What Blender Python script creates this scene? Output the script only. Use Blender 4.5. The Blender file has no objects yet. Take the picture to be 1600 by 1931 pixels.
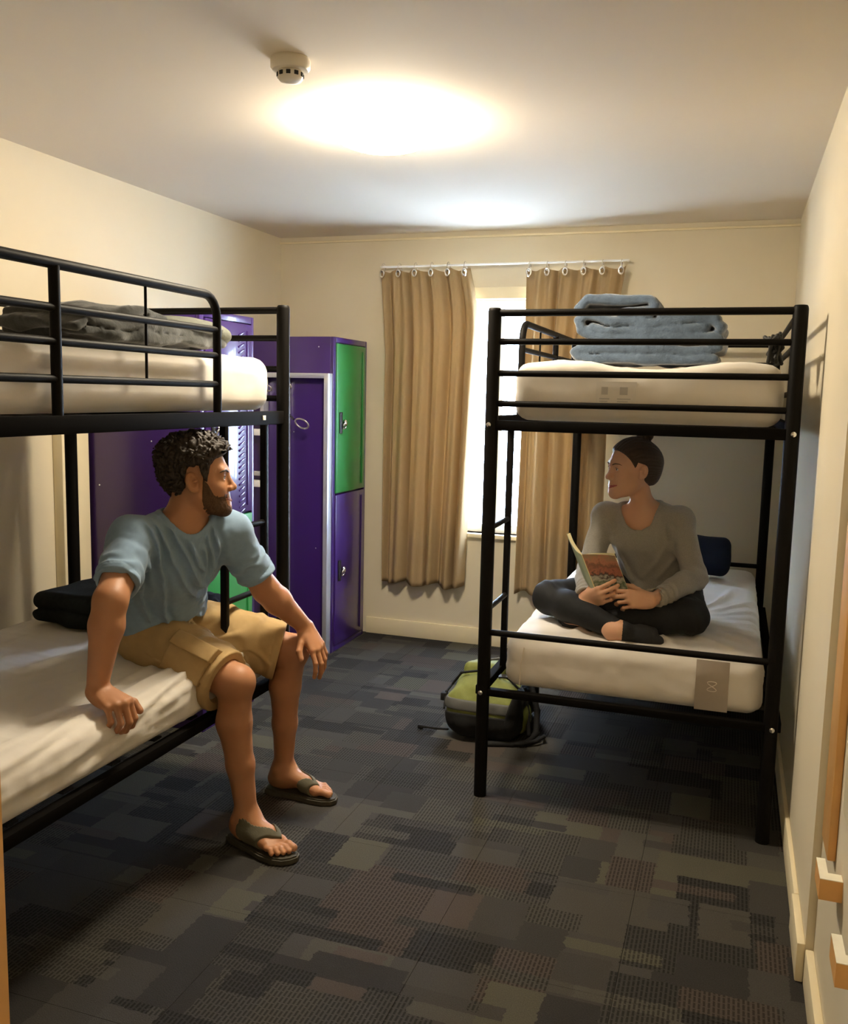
import bpy, bmesh, math, random
import numpy as np
from mathutils import Vector, Matrix
random.seed(7)
R = math.radians
scene = bpy.context.scene
COL = scene.collection

# ------------------------------------------------------------------ camera
YAW, PITCH, ROLL, CAMH = R(18.711), R(7.32), R(1.274), 1.47
fwd = Vector((-math.sin(YAW)*math.cos(PITCH), math.cos(YAW)*math.cos(PITCH), -math.sin(PITCH)))
rgt = Vector((math.cos(YAW), math.sin(YAW), 0)); upv = rgt.cross(fwd)
r2 = rgt*math.cos(ROLL) + upv*math.sin(ROLL); u2 = -rgt*math.sin(ROLL) + upv*math.cos(ROLL)
cam_data = bpy.data.cameras.new('camera'); cam = bpy.data.objects.new('camera', cam_data); COL.objects.link(cam)
cam_data.sensor_fit = 'HORIZONTAL'; cam_data.sensor_width = 36.0; cam_data.lens = 36.0*1716.7/1600.0
cam_data.clip_start = 0.02
mw = Matrix.Identity(4)
for i in range(3):
    mw[i][0] = r2[i]; mw[i][1] = u2[i]; mw[i][2] = -fwd[i]
mw[2][3] = CAMH
cam.matrix_world = mw
scene.camera = cam
# ------------------------------------------------------------------ world, exposure
world = bpy.data.worlds.new('overcast_sky'); scene.world = world; world.use_nodes = True
bgn = world.node_tree.nodes['Background']
bgn.inputs['Color'].default_value = (0.62, 0.76, 1.0, 1); bgn.inputs['Strength'].default_value = 18.0
vs = scene.view_settings
vs.view_transform = 'Standard'; vs.look = 'None'; vs.exposure = 1.6; vs.gamma = 1.0; vs.use_curve_mapping = False
LAMP_STRENGTH = 41.0
HALL_STRENGTH = 15.0

# ------------------------------------------------------------------ helpers: materials
MATS = {}
def mat(name, col, rough=0.6, metal=0.0, var=0.12, vscale=30.0, bump=0.0, bscale=200.0, spec=0.5, coat=0.0, sss=0.0, sheen=0.0, emit=None, estr=0.0, detail=3.0):
    if name in MATS: return MATS[name]
    m = bpy.data.materials.new(name); m.use_nodes = True
    nt = m.node_tree; b = nt.nodes['Principled BSDF']
    b.inputs['Roughness'].default_value = rough; b.inputs['Metallic'].default_value = metal
    b.inputs['Specular IOR Level'].default_value = spec
    b.inputs['Coat Weight'].default_value = coat
    b.inputs['Sheen Weight'].default_value = sheen
    if sss:
        b.inputs['Subsurface Weight'].default_value = sss
        b.inputs['Subsurface Radius'].default_value = (0.9, 0.35, 0.2)
        b.inputs['Subsurface Scale'].default_value = 0.006
    tc = nt.nodes.new('ShaderNodeTexCoord')
    n = nt.nodes.new('ShaderNodeTexNoise'); n.inputs['Scale'].default_value = vscale; n.inputs['Detail'].default_value = detail
    nt.links.new(tc.outputs['Object'], n.inputs['Vector'])
    mx = nt.nodes.new('ShaderNodeMix'); mx.data_type = 'RGBA'
    mx.inputs[6].default_value = tuple(max(0, c*(1-var)) for c in col[:3])+(1,)
    mx.inputs[7].default_value = tuple(c*(1+var) for c in col[:3])+(1,)
    nt.links.new(n.outputs['Fac'], mx.inputs[0]); nt.links.new(mx.outputs[2], b.inputs['Base Color'])
    if bump:
        n2 = nt.nodes.new('ShaderNodeTexNoise'); n2.inputs['Scale'].default_value = bscale; n2.inputs['Detail'].default_value = 4
        nt.links.new(tc.outputs['Object'], n2.inputs['Vector'])
        bp = nt.nodes.new('ShaderNodeBump'); bp.inputs['Strength'].default_value = bump; bp.inputs['Distance'].default_value = 0.004
        nt.links.new(n2.outputs['Fac'], bp.inputs['Height']); nt.links.new(bp.outputs['Normal'], b.inputs['Normal'])
    if emit:
        b.inputs['Emission Color'].default_value = tuple(emit)+(1,); b.inputs['Emission Strength'].default_value = estr
    MATS[name] = m
    return m

def carpet_material():
    m = bpy.data.materials.new('patchwork_carpet'); m.use_nodes = True
    nt = m.node_tree; N = nt.nodes; L = nt.links; b = N['Principled BSDF']
    b.inputs['Roughness'].default_value = 0.95; b.inputs['Specular IOR Level'].default_value = 0.15
    geo = N.new('ShaderNodeNewGeometry')
    def math_(op, a, c=None, d=None):
        n = N.new('ShaderNodeMath'); n.operation = op
        for i, v in enumerate((a, c, d)):
            if v is None: continue
            if isinstance(v, (int, float)): n.inputs[i].default_value = v
            else: L.new(v, n.inputs[i])
        return n.outputs[0]
    nz = N.new('ShaderNodeTexNoise'); nz.inputs['Scale'].default_value = 55; nz.inputs['Detail'].default_value = 2
    L.new(geo.outputs['Position'], nz.inputs['Vector'])
    sep = N.new('ShaderNodeSeparateXYZ'); L.new(geo.outputs['Position'], sep.inputs[0])
    jit = math_('MULTIPLY', math_('SUBTRACT', nz.outputs['Fac'], 0.5), 0.028)
    X = math_('ADD', sep.outputs['X'], jit); Y = math_('ADD', sep.outputs['Y'], math_('MULTIPLY', jit, 0.35))
    def wn(x, y, z):
        cb = N.new('ShaderNodeCombineXYZ')
        for i, v in enumerate((x, y, z)):
            if isinstance(v, (int, float)): cb.inputs[i].default_value = v
            else: L.new(v, cb.inputs[i])
        w = N.new('ShaderNodeTexWhiteNoise'); w.noise_dimensions = '3D'; L.new(cb.outputs[0], w.inputs['Vector'])
        return w.outputs['Value']
    def layer(sx, sy, seed):
        row = math_('FLOOR', math_('DIVIDE', Y, sy))
        off = wn(row, seed, 0.5)
        col = math_('FLOOR', math_('ADD', math_('DIVIDE', X, sx), math_('MULTIPLY', off, 7.0)))
        return wn(col, row, seed + 0.3), wn(col, row, seed + 1.7)
    a1, t1 = layer(0.235, 0.14, 1.0)
    a2, t2 = layer(0.14, 0.19, 2.0)
    a3, t3 = layer(0.26, 0.05, 3.0)
    pick2 = math_('GREATER_THAN', t2, 0.60); pick3 = math_('GREATER_THAN', t3, 0.86)
    def mixv(f, a, c): return math_('ADD', math_('MULTIPLY', math_('SUBTRACT', 1.0, f), a), math_('MULTIPLY', f, c))
    val = mixv(pick3, mixv(pick2, a1, a2), a3)
    typ = mixv(pick2, t1, wn(a2, 0.2, 0.7))
    ramp = N.new('ShaderNodeValToRGB'); ramp.color_ramp.interpolation = 'CONSTANT'
    el = ramp.color_ramp.elements
    cols = [(0, (.029, .027, .026)), (.17, (.044, .041, .037)), (.36, (.055, .051, .044)), (.50, (.035, .033, .031)),
            (.60, (.063, .059, .050)), (.72, (.062, .050, .043)), (.83, (.050, .047, .043)), (.94, (.071, .067, .050))]
    while len(el) < len(cols): el.new(0.5)
    for e, (p, c) in zip(el, cols):
        e.position = p; e.color = c + (1,)
    L.new(val, ramp.inputs[0])
    # loop rows: dashes running along the room
    fx = math_('FRACT', math_('DIVIDE', sep.outputs['X'], 0.0115))
    rowd = math_('FLOOR', math_('DIVIDE', sep.outputs['X'], 0.0115))
    fy = math_('FRACT', math_('ADD', math_('DIVIDE', sep.outputs['Y'], 0.024), math_('MULTIPLY', wn(rowd, 4.0, 0.0), 3.0)))
    line = math_('MULTIPLY', math_('LESS_THAN', fx, 0.50), math_('LESS_THAN', fy, 0.86))
    striped = math_('MULTIPLY', math_('GREATER_THAN', typ, 0.42), line)
    nz2 = N.new('ShaderNodeTexNoise'); nz2.inputs['Scale'].default_value = 320; nz2.inputs['Detail'].default_value = 2
    L.new(geo.outputs['Position'], nz2.inputs['Vector'])
    mul = math_('MULTIPLY', math_('SUBTRACT', 1.0, math_('MULTIPLY', striped, 0.55)), math_('ADD', 0.55, math_('MULTIPLY', nz2.outputs['Fac'], 0.9)))
    mx = N.new('ShaderNodeMix'); mx.data_type = 'RGBA'; mx.blend_type = 'MULTIPLY'; mx.inputs[0].default_value = 1.0
    cbm = N.new('ShaderNodeCombineXYZ')
    for i in range(3): L.new(mul, cbm.inputs[i])
    L.new(ramp.outputs[0], mx.inputs[6]); L.new(cbm.outputs[0], mx.inputs[7]); L.new(mx.outputs[2], b.inputs['Base Color'])
    bp = N.new('ShaderNodeBump'); bp.inputs['Strength'].default_value = 0.5; bp.inputs['Distance'].default_value = 0.004
    L.new(mul, bp.inputs['Height']); L.new(bp.outputs['Normal'], b.inputs['Normal'])
    return m

def curtain_material():
    m = bpy.data.materials.new('tan_curtain_cloth'); m.use_nodes = True
    nt = m.node_tree; N = nt.nodes; L = nt.links
    b = N['Principled BSDF']; out = N['Material Output']
    b.inputs['Roughness'].default_value = 0.9; b.inputs['Specular IOR Level'].default_value = 0.2
    tc = N.new('ShaderNodeTexCoord'); mp = N.new('ShaderNodeMapping'); mp.inputs['Scale'].default_value = (400, 400, 30)
    L.new(tc.outputs['Object'], mp.inputs[0])
    n = N.new('ShaderNodeTexNoise'); n.inputs['Scale'].default_value = 1.0; L.new(mp.outputs[0], n.inputs['Vector'])
    mx = N.new('ShaderNodeMix'); mx.data_type = 'RGBA'
    mx.inputs[6].default_value = (.36, .255, .135, 1); mx.inputs[7].default_value = (.45, .325, .175, 1)
    L.new(n.outputs['Fac'], mx.inputs[0]); L.new(mx.outputs[2], b.inputs['Base Color'])
    tr = N.new('ShaderNodeBsdfTranslucent'); tr.inputs['Color'].default_value = (.62, .40, .18, 1)
    ms = N.new('ShaderNodeMixShader'); ms.inputs[0].default_value = 0.10
    L.new(b.outputs[0], ms.inputs[1]); L.new(tr.outputs[0], ms.inputs[2]); L.new(ms.outputs[0], out.inputs['Surface'])
    return m

def glass_material():
    m = bpy.data.materials.new('window_glass'); m.use_nodes = True
    nt = m.node_tree; N = nt.nodes; L = nt.links; out = N['Material Output']
    N.remove(N['Principled BSDF'])
    t = N.new('ShaderNodeBsdfTransparent'); t.inputs['Color'].default_value = (.95, .97, .97, 1)
    g = N.new('ShaderNodeBsdfGlossy'); g.inputs['Roughness'].default_value = 0.02
    ms = N.new('ShaderNodeMixShader'); ms.inputs[0].default_value = 0.05
    L.new(t.outputs[0], ms.inputs[1]); L.new(g.outputs[0], ms.inputs[2]); L.new(ms.outputs[0], out.inputs['Surface'])
    return m

def lampglass_material(name, col, strength):
    m = bpy.data.materials.new(name); m.use_nodes = True
    b = m.node_tree.nodes['Principled BSDF']
    b.inputs['Base Color'].default_value = (.8, .8, .78, 1)
    b.inputs['Emission Color'].default_value = tuple(col)+(1,); b.inputs['Emission Strength'].default_value = strength
    return m

# ------------------------------------------------------------------ helpers: objects
def link(name, me, m=None, parent=None):
    o = bpy.data.objects.new(name, me); COL.objects.link(o)
    if parent is not None: o.parent = parent
    if m is not None and me is not None and len(me.materials) == 0: me.materials.append(m)
    return o
def tag(o, label=None, cat=None, group=None, kind=None):
    if label: o['label'] = label
    if cat: o['category'] = cat
    if group: o['group'] = group
    if kind: o['kind'] = kind
    return o
def thing(name, label, cat, loc=(0, 0, 0), rz=0.0, group=None):
    o = bpy.data.objects.new(name, None); COL.objects.link(o); o.empty_display_size = 0.05
    o.location = loc; o.rotation_euler = (0, 0, rz)
    return tag(o, label, cat, group)
def fin(bm, name, m, parent=None, smooth=False, angle=40):
    me = bpy.data.meshes.new(name); bm.normal_update(); bm.to_mesh(me); bm.free()
    if smooth:
        me.polygons.foreach_set('use_smooth', [True]*len(me.polygons))
        try: me.set_sharp_from_angle(angle=R(angle))
        except Exception: pass
    return link(name, me, m, parent)
def add_box(bm, lo, hi, bev=0.0, M=None):
    g = bmesh.ops.create_cube(bm, size=1.0); vs_ = g['verts']
    for v in vs_:
        v.co = Vector((lo[i] + (v.co[i]+0.5)*(hi[i]-lo[i]) for i in range(3)))
    if bev > 0:
        es = list({e for v in vs_ for e in v.link_edges})
        r = bmesh.ops.bevel(bm, geom=es, offset=bev, segments=2, affect='EDGES', profile=0.5)
        vs_ = list({v for f in r['faces'] for v in f.verts} | {v for v in vs_ if v.is_valid})
    if M is not None:
        for v in vs_: v.co = M @ v.co
    return vs_
def box(name, lo, hi, m, parent=None, bev=0.0, M=None):
    bm = bmesh.new(); add_box(bm, lo, hi, bev, M); return fin(bm, name, m, parent, smooth=bev > 0)
def add_tube(bm, pts, r, seg=10, cap=True, closed=False):
    pts = [Vector(p) for p in pts]; n = len(pts)
    rs = r if isinstance(r, (list, tuple)) else [r]*n
    t0 = (pts[1]-pts[0]).normalized()
    nrm = t0.orthogonal().normalized(); rings = []
    for i in range(n):
        if closed: t = (pts[(i+1) % n]-pts[i-1]).normalized()
        else:
            t = (pts[min(i+1, n-1)]-pts[max(i-1, 0)]).normalized()
        nrm = (nrm - t*nrm.dot(t)).normalized(); bn = t.cross(nrm)
        rings.append([bm.verts.new(pts[i] + (nrm*math.cos(2*math.pi*k/seg) + bn*math.sin(2*math.pi*k/seg))*rs[i]) for k in range(seg)])
    rng = range(n) if closed else range(n-1)
    for i in rng:
        a, b_ = rings[i], rings[(i+1) % n]
        for k in range(seg): bm.faces.new((a[k], a[(k+1) % seg], b_[(k+1) % seg], b_[k]))
    if cap and not closed:
        bm.faces.new(rings[0][::-1]); bm.faces.new(rings[-1])
def tube(name, pts, r, m, parent=None, seg=12, closed=False):
    bm = bmesh.new(); add_tube(bm, pts, r, seg, True, closed); return fin(bm, name, m, parent, smooth=True, angle=50)
def lathe(name, prof, m, parent=None, seg=32, M=None):
    bm = bmesh.new(); rings = []
    for (r, z) in prof:
        if r < 1e-6: rings.append([bm.verts.new((0, 0, z))])
        else: rings.append([bm.verts.new((r*math.cos(2*math.pi*k/seg), r*math.sin(2*math.pi*k/seg), z)) for k in range(seg)])
    for a, b_ in zip(rings[:-1], rings[1:]):
        for k in range(seg):
            if len(a) == 1 and len(b_) > 1: bm.faces.new((a[0], b_[(k+1) % seg], b_[k]))
            elif len(b_) == 1 and len(a) > 1: bm.faces.new((a[k], a[(k+1) % seg], b_[0]))
            elif len(a) > 1: bm.faces.new((a[k], a[(k+1) % seg], b_[(k+1) % seg], b_[k]))
    bmesh.ops.recalc_face_normals(bm, faces=bm.faces)
    if M is not None:
        for v in bm.verts: v.co = M @ v.co
    return fin(bm, name, m, parent, smooth=True, angle=45)
def arc(c, r, a0, a1, n, ax0, ax1):
    c, ax0, ax1 = Vector(c), Vector(ax0), Vector(ax1)
    return [c + ax0*r*math.cos(a0+(a1-a0)*i/n) + ax1*r*math.sin(a0+(a1-a0)*i/n) for i in range(n+1)]

# ------------------------------------------------------------------ helpers: implicit surfaces (rounded cones, ellipsoids) turned into one smooth mesh
def V3(*a): return np.array(a, dtype=np.float64)
def unit(v): v = np.asarray(v, float); return v/np.linalg.norm(v)
def smin(a, b, k):
    if k <= 0: return np.minimum(a, b)
    h = np.maximum(k-np.abs(a-b), 0)/k
    return np.minimum(a, b) - h*h*(k*0.25)
def smax(a, b, k): return -smin(-a, -b, k)
class Field:
    def __init__(s): s.p = []
    def rc(s, a, b, ra, rb, k=0.02, op=1):
        a = np.asarray(a, float); b = np.asarray(b, float)
        s.p.append((0, a, b-a, max(1e-12, float((b-a) @ (b-a))), ra, rb, k, op)); return s
    def chain(s, pts, rs, k=0.02):
        for i in range(len(pts)-1): s.rc(pts[i], pts[i+1], rs[i], rs[i+1], k)
        return s
    def el(s, c, M, r, k=0.02, op=1):
        s.p.append((1, np.asarray(c, float), np.asarray(M, float), np.asarray(r, float), 0, 0, k, op)); return s
    def sp(s, c, r, k=0.02, op=1): return s.rc(c, np.asarray(c, float)+1e-5, r, r, k, op)
    def bx(s, c, M, h, r, k=0.02, op=1):
        s.p.append((2, np.asarray(c, float), np.asarray(M, float), np.asarray(h, float), r, 0, k, op)); return s
    @staticmethod
    def pd(q, P):
        if q[0] == 0:
            d = P-q[1]; h = np.clip((d @ q[2])/q[3], 0, 1)
            d = d-h[..., None]*q[2]
            return np.sqrt(np.einsum('...i,...i->...', d, d)) - (q[4]+(q[5]-q[4])*h)
        if q[0] == 1:
            l = (P-q[1]) @ q[2]; a = l/q[3]; k0 = np.sqrt(np.einsum('...i,...i->...', a, a)); a = a/q[3]
            k1 = np.sqrt(np.einsum('...i,...i->...', a, a))+1e-9
            return k0*(k0-1)/k1
        l = np.abs((P-q[1]) @ q[2])-(q[3]-q[4])
        return np.sqrt((np.maximum(l, 0)**2).sum(-1)) + np.minimum(l.max(-1), 0) - q[4]
    def ev(s, P):
        d = None
        for q in s.p:
            v = s.pd(q, P)
            if q[7] > 0: d = v if d is None else smin(d, v, q[6])
            elif d is not None: d = smax(d, -v, q[6])
        if d is None: d = np.full(P.shape[:-1], 9.0)
        return d
    def sub(s, c, rad):
        f = Field(); c = np.asarray(c, float)[None]
        for q in s.p:
            if s.pd(q, c)[0] < 2.1*rad + q[6] + 0.012: f.p.append(q)
        return f
    def bounds(s, m):
        lo = np.full(3, 9.); hi = np.full(3, -9.)
        for q in s.p:
            if q[7] < 0: continue
            if q[0] == 0:
                for e, r in ((q[1], q[4]), (q[1]+q[2], q[5])): lo = np.minimum(lo, e-r); hi = np.maximum(hi, e+r)
            else:
                r = q[3].max()*1.2; lo = np.minimum(lo, q[1]-r); hi = np.maximum(hi, q[1]+r)
        return lo-m, hi+m
def sdf_mesh(name, fields, f, vox, m, parent=None, lo=None, hi=None, margin=0.03, slack=0.01, origin=None, N=16):
    if lo is None:
        bb = [fl.bounds(margin) for fl in fields]; lo = np.min([q[0] for q in bb], 0); hi = np.max([q[1] for q in bb], 0)
    lo = np.asarray(lo, float); hi = np.asarray(hi, float)
    B = N*vox; nb = np.ceil((hi-lo)/B).astype(int)
    bi = np.stack(np.meshgrid(*[np.arange(n) for n in nb], indexing='ij'), -1).reshape(-1, 3)
    C = lo + (bi+0.5)*B; rad = B*0.866
    d = f(C, fields); keep = np.abs(d) < rad*1.15+slack
    G = (nb*N+4).astype(np.int64)
    vk, vp, qk = [], [], []
    ar = np.arange(N+2)-1
    corner = np.array([(0,0,0),(1,0,0),(0,1,0),(1,1,0),(0,0,1),(1,0,1),(0,1,1),(1,1,1)])
    edges = [(0,1),(2,3),(4,5),(6,7),(0,2),(1,3),(4,6),(5,7),(0,4),(1,5),(2,6),(3,7)]
    def key(ijk): return ((ijk[..., 0]+1)*G[1] + ijk[..., 1]+1)*G[2] + ijk[..., 2]+1
    for b_, c in zip(bi[keep], C[keep]):
        o = b_*N
        subs = [fl.sub(c, rad*1.15) for fl in fields]
        gx, gy, gz = np.meshgrid(lo[0]+(o[0]+ar)*vox, lo[1]+(o[1]+ar)*vox, lo[2]+(o[2]+ar)*vox, indexing='ij')
        P = np.stack([gx, gy, gz], -1)
        v = f(P.reshape(-1, 3), subs).reshape(N+2, N+2, N+2)
        s = v < 0
        if s.all() or not s.any(): continue
        cs = np.zeros((N+1,)*3, int)
        for q in corner: cs += s[q[0]:q[0]+N+1, q[1]:q[1]+N+1, q[2]:q[2]+N+1]
        idx = np.argwhere((cs > 0) & (cs < 8))
        if len(idx) == 0: continue
        cv = np.stack([v[idx[:, 0]+q[0], idx[:, 1]+q[1], idx[:, 2]+q[2]] for q in corner], 1)
        acc = np.zeros((len(idx), 3)); cnt = np.zeros(len(idx))
        for a, e in edges:
            mk = (cv[:, a] < 0) != (cv[:, e] < 0)
            t = np.where(mk, cv[:, a]/np.where(mk, cv[:, a]-cv[:, e], 1), 0)
            acc += np.where(mk[:, None], corner[a]+t[:, None]*(corner[e]-corner[a]), 0); cnt += mk
        vp.append(lo + (idx + acc/cnt[:, None] + o - 1)*vox); vk.append(key(idx+o-1))
        for ax in range(3):
            a1, a2 = (ax+1) % 3, (ax+2) % 3
            s0 = s[1:N+1, 1:N+1, 1:N+1]; sl = [slice(1, N+1)]*3; sl[ax] = slice(2, N+2); s1 = s[tuple(sl)]
            w = np.argwhere(s0 != s1)
            if len(w) == 0: continue
            inside = s0[w[:, 0], w[:, 1], w[:, 2]]; w = w+o
            e1 = np.zeros(3, int); e1[a1] = 1; e2 = np.zeros(3, int); e2[a2] = 1
            qd = np.stack([key(w-e1-e2), key(w-e2), key(w), key(w-e1)], 1)
            qd[~inside] = qd[~inside][:, ::-1]; qk.append(qd)
    me = bpy.data.meshes.new(name)
    if vk:
        vk = np.concatenate(vk); vp = np.concatenate(vp); qk = np.concatenate(qk)
        uk, ui = np.unique(vk, return_index=True); pos = vp[ui]
        qi = np.searchsorted(uk, qk); qi = np.minimum(qi, len(uk)-1)
        qi = qi[(uk[qi] == qk).all(1)]
        if origin is not None: pos = pos-np.asarray(origin)
        me.vertices.add(len(pos)); me.vertices.foreach_set('co', pos.astype(np.float32).ravel())
        me.loops.add(qi.size); me.loops.foreach_set('vertex_index', qi.astype(np.int32).ravel())
        me.polygons.add(len(qi)); me.polygons.foreach_set('loop_start', np.arange(0, qi.size, 4, dtype=np.int32))
        me.polygons.foreach_set('use_smooth', np.ones(len(qi), bool))
        me.update(calc_edges=True); me.validate()
    return link(name, me, m, parent)
def hash3(i):
    i = i.astype(np.int64)
    h = (i[..., 0]*374761393 + i[..., 1]*668265263 + i[..., 2]*2147483647) & 0xffffffff
    h = ((h ^ (h >> 13))*1274126177) & 0xffffffff
    return h ^ (h >> 16)
def worley(P, s):
    q = P/s; b_ = np.floor(q); best = np.full(P.shape[0], 9.)
    for dx in (-1, 0, 1):
        for dy in (-1, 0, 1):
            for dz in (-1, 0, 1):
                cidx = b_+np.array([dx, dy, dz]); h = hash3(cidx)
                j = np.stack([(h & 255)/255., ((h >> 8) & 255)/255., ((h >> 16) & 255)/255.], -1)
                e = cidx+j-q; best = np.minimum(best, np.einsum('ij,ij->i', e, e))
    return np.sqrt(best)
def vnoise(P, s):
    q = P/s; b_ = np.floor(q); fr = q-b_; fr = fr*fr*(3-2*fr); out = 0
    for dx in (0, 1):
        for dy in (0, 1):
            for dz in (0, 1):
                h = (hash3(b_+np.array([dx, dy, dz])) & 65535)/65535.
                w = (fr[:, 0] if dx else 1-fr[:, 0])*(fr[:, 1] if dy else 1-fr[:, 1])*(fr[:, 2] if dz else 1-fr[:, 2])
                out = out+h*w
    return out*2-1

# ================================================================== THE ROOM
LX, RX, RX2, BY, FY, CZ = -2.70, 0.25, 0.27, 5.13, -1.3, 2.40
m_wall = mat('cream_wall_paint', (.70, .625, .47), .75, var=.03, vscale=3, bump=.06, bscale=120, spec=.3)
m_ceil = mat('ceiling_paint', (.77, .69, .57), .85, var=.02, vscale=2, bump=.05, bscale=90, spec=.2)
m_trim = mat('cream_gloss_trim', (.82, .72, .50), .4, var=.05, vscale=8)
m_wood = mat('orange_varnished_wood', (.72, .40, .14), .4, var=.15, vscale=14)
m_white = mat('white_painted_frame', (.86, .86, .84), .4, var=.03)
m_black = mat('black_powder_coat', (.005, .0042, .0035), .52, var=.2, vscale=60, spec=.10)
m_beam = mat('black_beam_coat', (.005, .0042, .0036), .8, var=.2, vscale=60, spec=.05)
m_blackmatte = mat('black_matte_steel', (.012, .012, .012), .6, var=.2)
m_chrome = mat('chrome', (.75, .75, .75), .2, metal=1.0, var=.05)
m_alu = mat('silver_aluminium', (.62, .64, .70), .38, metal=.6, var=.05)
m_purple = mat('purple_locker_enamel', (.045, .015, .145), .30, var=.08, vscale=5, coat=.3)
m_green = mat('green_locker_enamel', (.022, .23, .050), .35, var=.06, vscale=5, coat=.2)
m_carpet = carpet_material()

def struct(o): o['kind'] = 'structure'; return o
floor = struct(box('floor', (LX, FY, -0.06), (RX2+.02, BY, -0.008), mat('floor_screed', (.05, .05, .05), .9)))
TS = 0.5; tile_me = None
for ix in range(6):
    for iy in range(13):
        x0 = LX + ix*TS; x1 = min(x0+TS, RX2); y1 = BY-iy*TS; y0 = max(y1-TS, FY)
        if x1-x0 > TS-.01 and y1-y0 > TS-.01 and tile_me is not None:
            t = link('carpet_tile', tile_me, None, floor)
        else:
            bm = bmesh.new(); add_box(bm, (0.0006, 0.0006, -0.008), (x1-x0-.0006, y1-y0-.0006, 0)); t = fin(bm, 'carpet_tile', m_carpet, floor)
            if tile_me is None: tile_me = t.data
        t.location = (x0, y0, 0)
struct(box('ceiling', (LX, FY, CZ), (RX2+.02, BY, CZ+.08), m_ceil))
WX0, WX1, WZ0, WZ1 = -1.86, -0.74, 0.67, 2.02
bm = bmesh.new()
for lo, hi in (((LX-.1, BY, -.06), (WX0, BY+.14, CZ+.08)), ((WX1, BY, -.06), (RX2+.1, BY+.14, CZ+.08)), ((WX0, BY, -.06), (WX1, BY+.14, WZ0)), ((WX0, BY, WZ1), (WX1, BY+.14, CZ+.08))):
    add_box(bm, lo, hi)
struct(fin(bm, 'wall_back', m_wall))
struct(box('wall_left', (LX-.1, FY, -.06), (LX, BY, CZ+.08), m_wall))
bm = bmesh.new(); add_box(bm, (RX, 2.37, -.06), (RX2+.12, BY, CZ+.08)); add_box(bm, (RX2, FY, -.06), (RX2+.12, 2.37, CZ+.08))
struct(fin(bm, 'wall_right', m_wall))
bm = bmesh.new(); add_box(bm, (LX, .44, 0), (-.63, .56, CZ)); add_box(bm, (-.63, .44, 2.08), (RX2, .56, CZ))
struct(fin(bm, 'wall_front', m_wall))
struct(box('wall_hall', (LX, FY-.1, -.06), (RX2+.12, FY, CZ+.08), m_wall))
struct(box('baseboard_back', (-2.098, BY-.016, 0), (RX, BY, .10), m_trim, bev=.003))
struct(box('baseboard_left', (LX, .56, 0), (LX+.014, 3.10, .10), m_trim, bev=.003))
struct(box('baseboard_right', (RX-.014, 2.62, 0), (RX, BY-.016, .105), m_trim, bev=.003))
struct(box('baseboard_right_2', (RX-.020, 2.365, 0), (RX, 2.618, .105), m_trim, bev=.003))
struct(box('baseboard_right_3', (RX2-.020, FY, 0), (RX2, 2.362, .095), m_trim, bev=.003))
struct(box('trim_1', (LX, 3.105, 0), (LX+.05, 3.272, 1.76), m_trim, bev=.004))
struct(box('trim_2', (-.63, .42, 0), (-.566, .58, 2.08), m_wood, bev=.004))
struct(box('trim_3', (LX, BY-.012, 2.362), (RX, BY, 2.374), m_trim, bev=.002))
struct(box('trim_4', (RX2-.018, 2.105, .462), (RX2, 2.235, CZ), m_wood, bev=.003))
struct(box('trim_5', (RX2-.006, 1.55, 0.62), (RX2, 2.02, CZ), m_trim, bev=.002))

# window: frame, sash, glass, casing, sill
win = struct(box('window_1', (WX0, BY+.05, WZ0), (WX0+.05, BY+.13, WZ1), m_white))
for lo, hi in (((WX1-.05, BY+.05, WZ0), (WX1, BY+.13, WZ1)), ((WX0+.05, BY+.05, WZ1-.05), (WX1-.05, BY+.13, WZ1)), ((WX0+.05, BY+.05, WZ0), (WX1-.05, BY+.13, WZ0+.05))):
    box('window_frame', lo, hi, m_white, win, bev=.004)
box('window_frame', (-1.325, BY+.06, WZ0+.05), (-1.29, BY+.12, WZ1-.05), m_white, win, bev=.004)
for x0, x1 in ((WX0+.05, -1.325), (-1.29, WX1-.05)):
    box('window_pane', (x0, BY+.088, WZ0+.05), (x1, BY+.093, WZ1-.05), glass_material(), win)
for lo, hi in (((WX0-.06, BY-.015, WZ1), (WX1+.06, BY+.002, WZ1+.065)), ((WX0-.06, BY-.015, WZ0-.02), (WX0, BY+.002, WZ1)), ((WX1, BY-.015, WZ0-.02), (WX1+.06, BY+.002, WZ1))):
    box('window_casing', lo, hi, m_trim, win, bev=.003)
box('window_sill', (WX0-.07, BY-.03, WZ0-.025), (WX1+.07, BY+.06, WZ0), m_trim, win, bev=.004)

# ceiling lamps (opal domes) and smoke detector
def ceiling_lamp(x, y, r, col, strength, label):
    t = thing('ceiling_lamp', label, 'lamp', (x, y, CZ))
    lathe('lamp_base', [(0, 0), (r*.5, 0), (r*.5, -.016), (0, -.016)], m_white, t, 48)
    n = 10
    prof = [(0, -.014), (r*.93, -.014)]+[(r*math.cos(a), -.022-.075*math.sin(a)) for a in [math.pi/2*i/n for i in range(n)]] + [(0, -.097)]
    lathe('lamp_shade', prof, lampglass_material('opal_glass_'+('room' if r > .18 else 'hall'), col, strength), t, 48)
    return t
ceiling_lamp(-1.21, 3.05, .195, (1.0, .87, .66), LAMP_STRENGTH, 'glowing round opal dome lamp fixed flush on the ceiling')
ceiling_lamp(-.15, -.45, .17, (1.0, .80, .52), HALL_STRENGTH, 'small opal dome lamp on the ceiling behind the doorway')
t = thing('smoke_detector', 'cream round smoke detector on the ceiling, with dark sensor slots', 'smoke detector', (-1.25, 2.43, CZ))
m_cream = mat('cream_plastic', (.78, .72, .60), .45, var=.04)
lathe('base', [(0, 0), (.054, 0), (.056, -.006), (.056, -.024), (.050, -.032), (.034, -.034), (0, -.034)], m_cream, t, 40)
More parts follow.
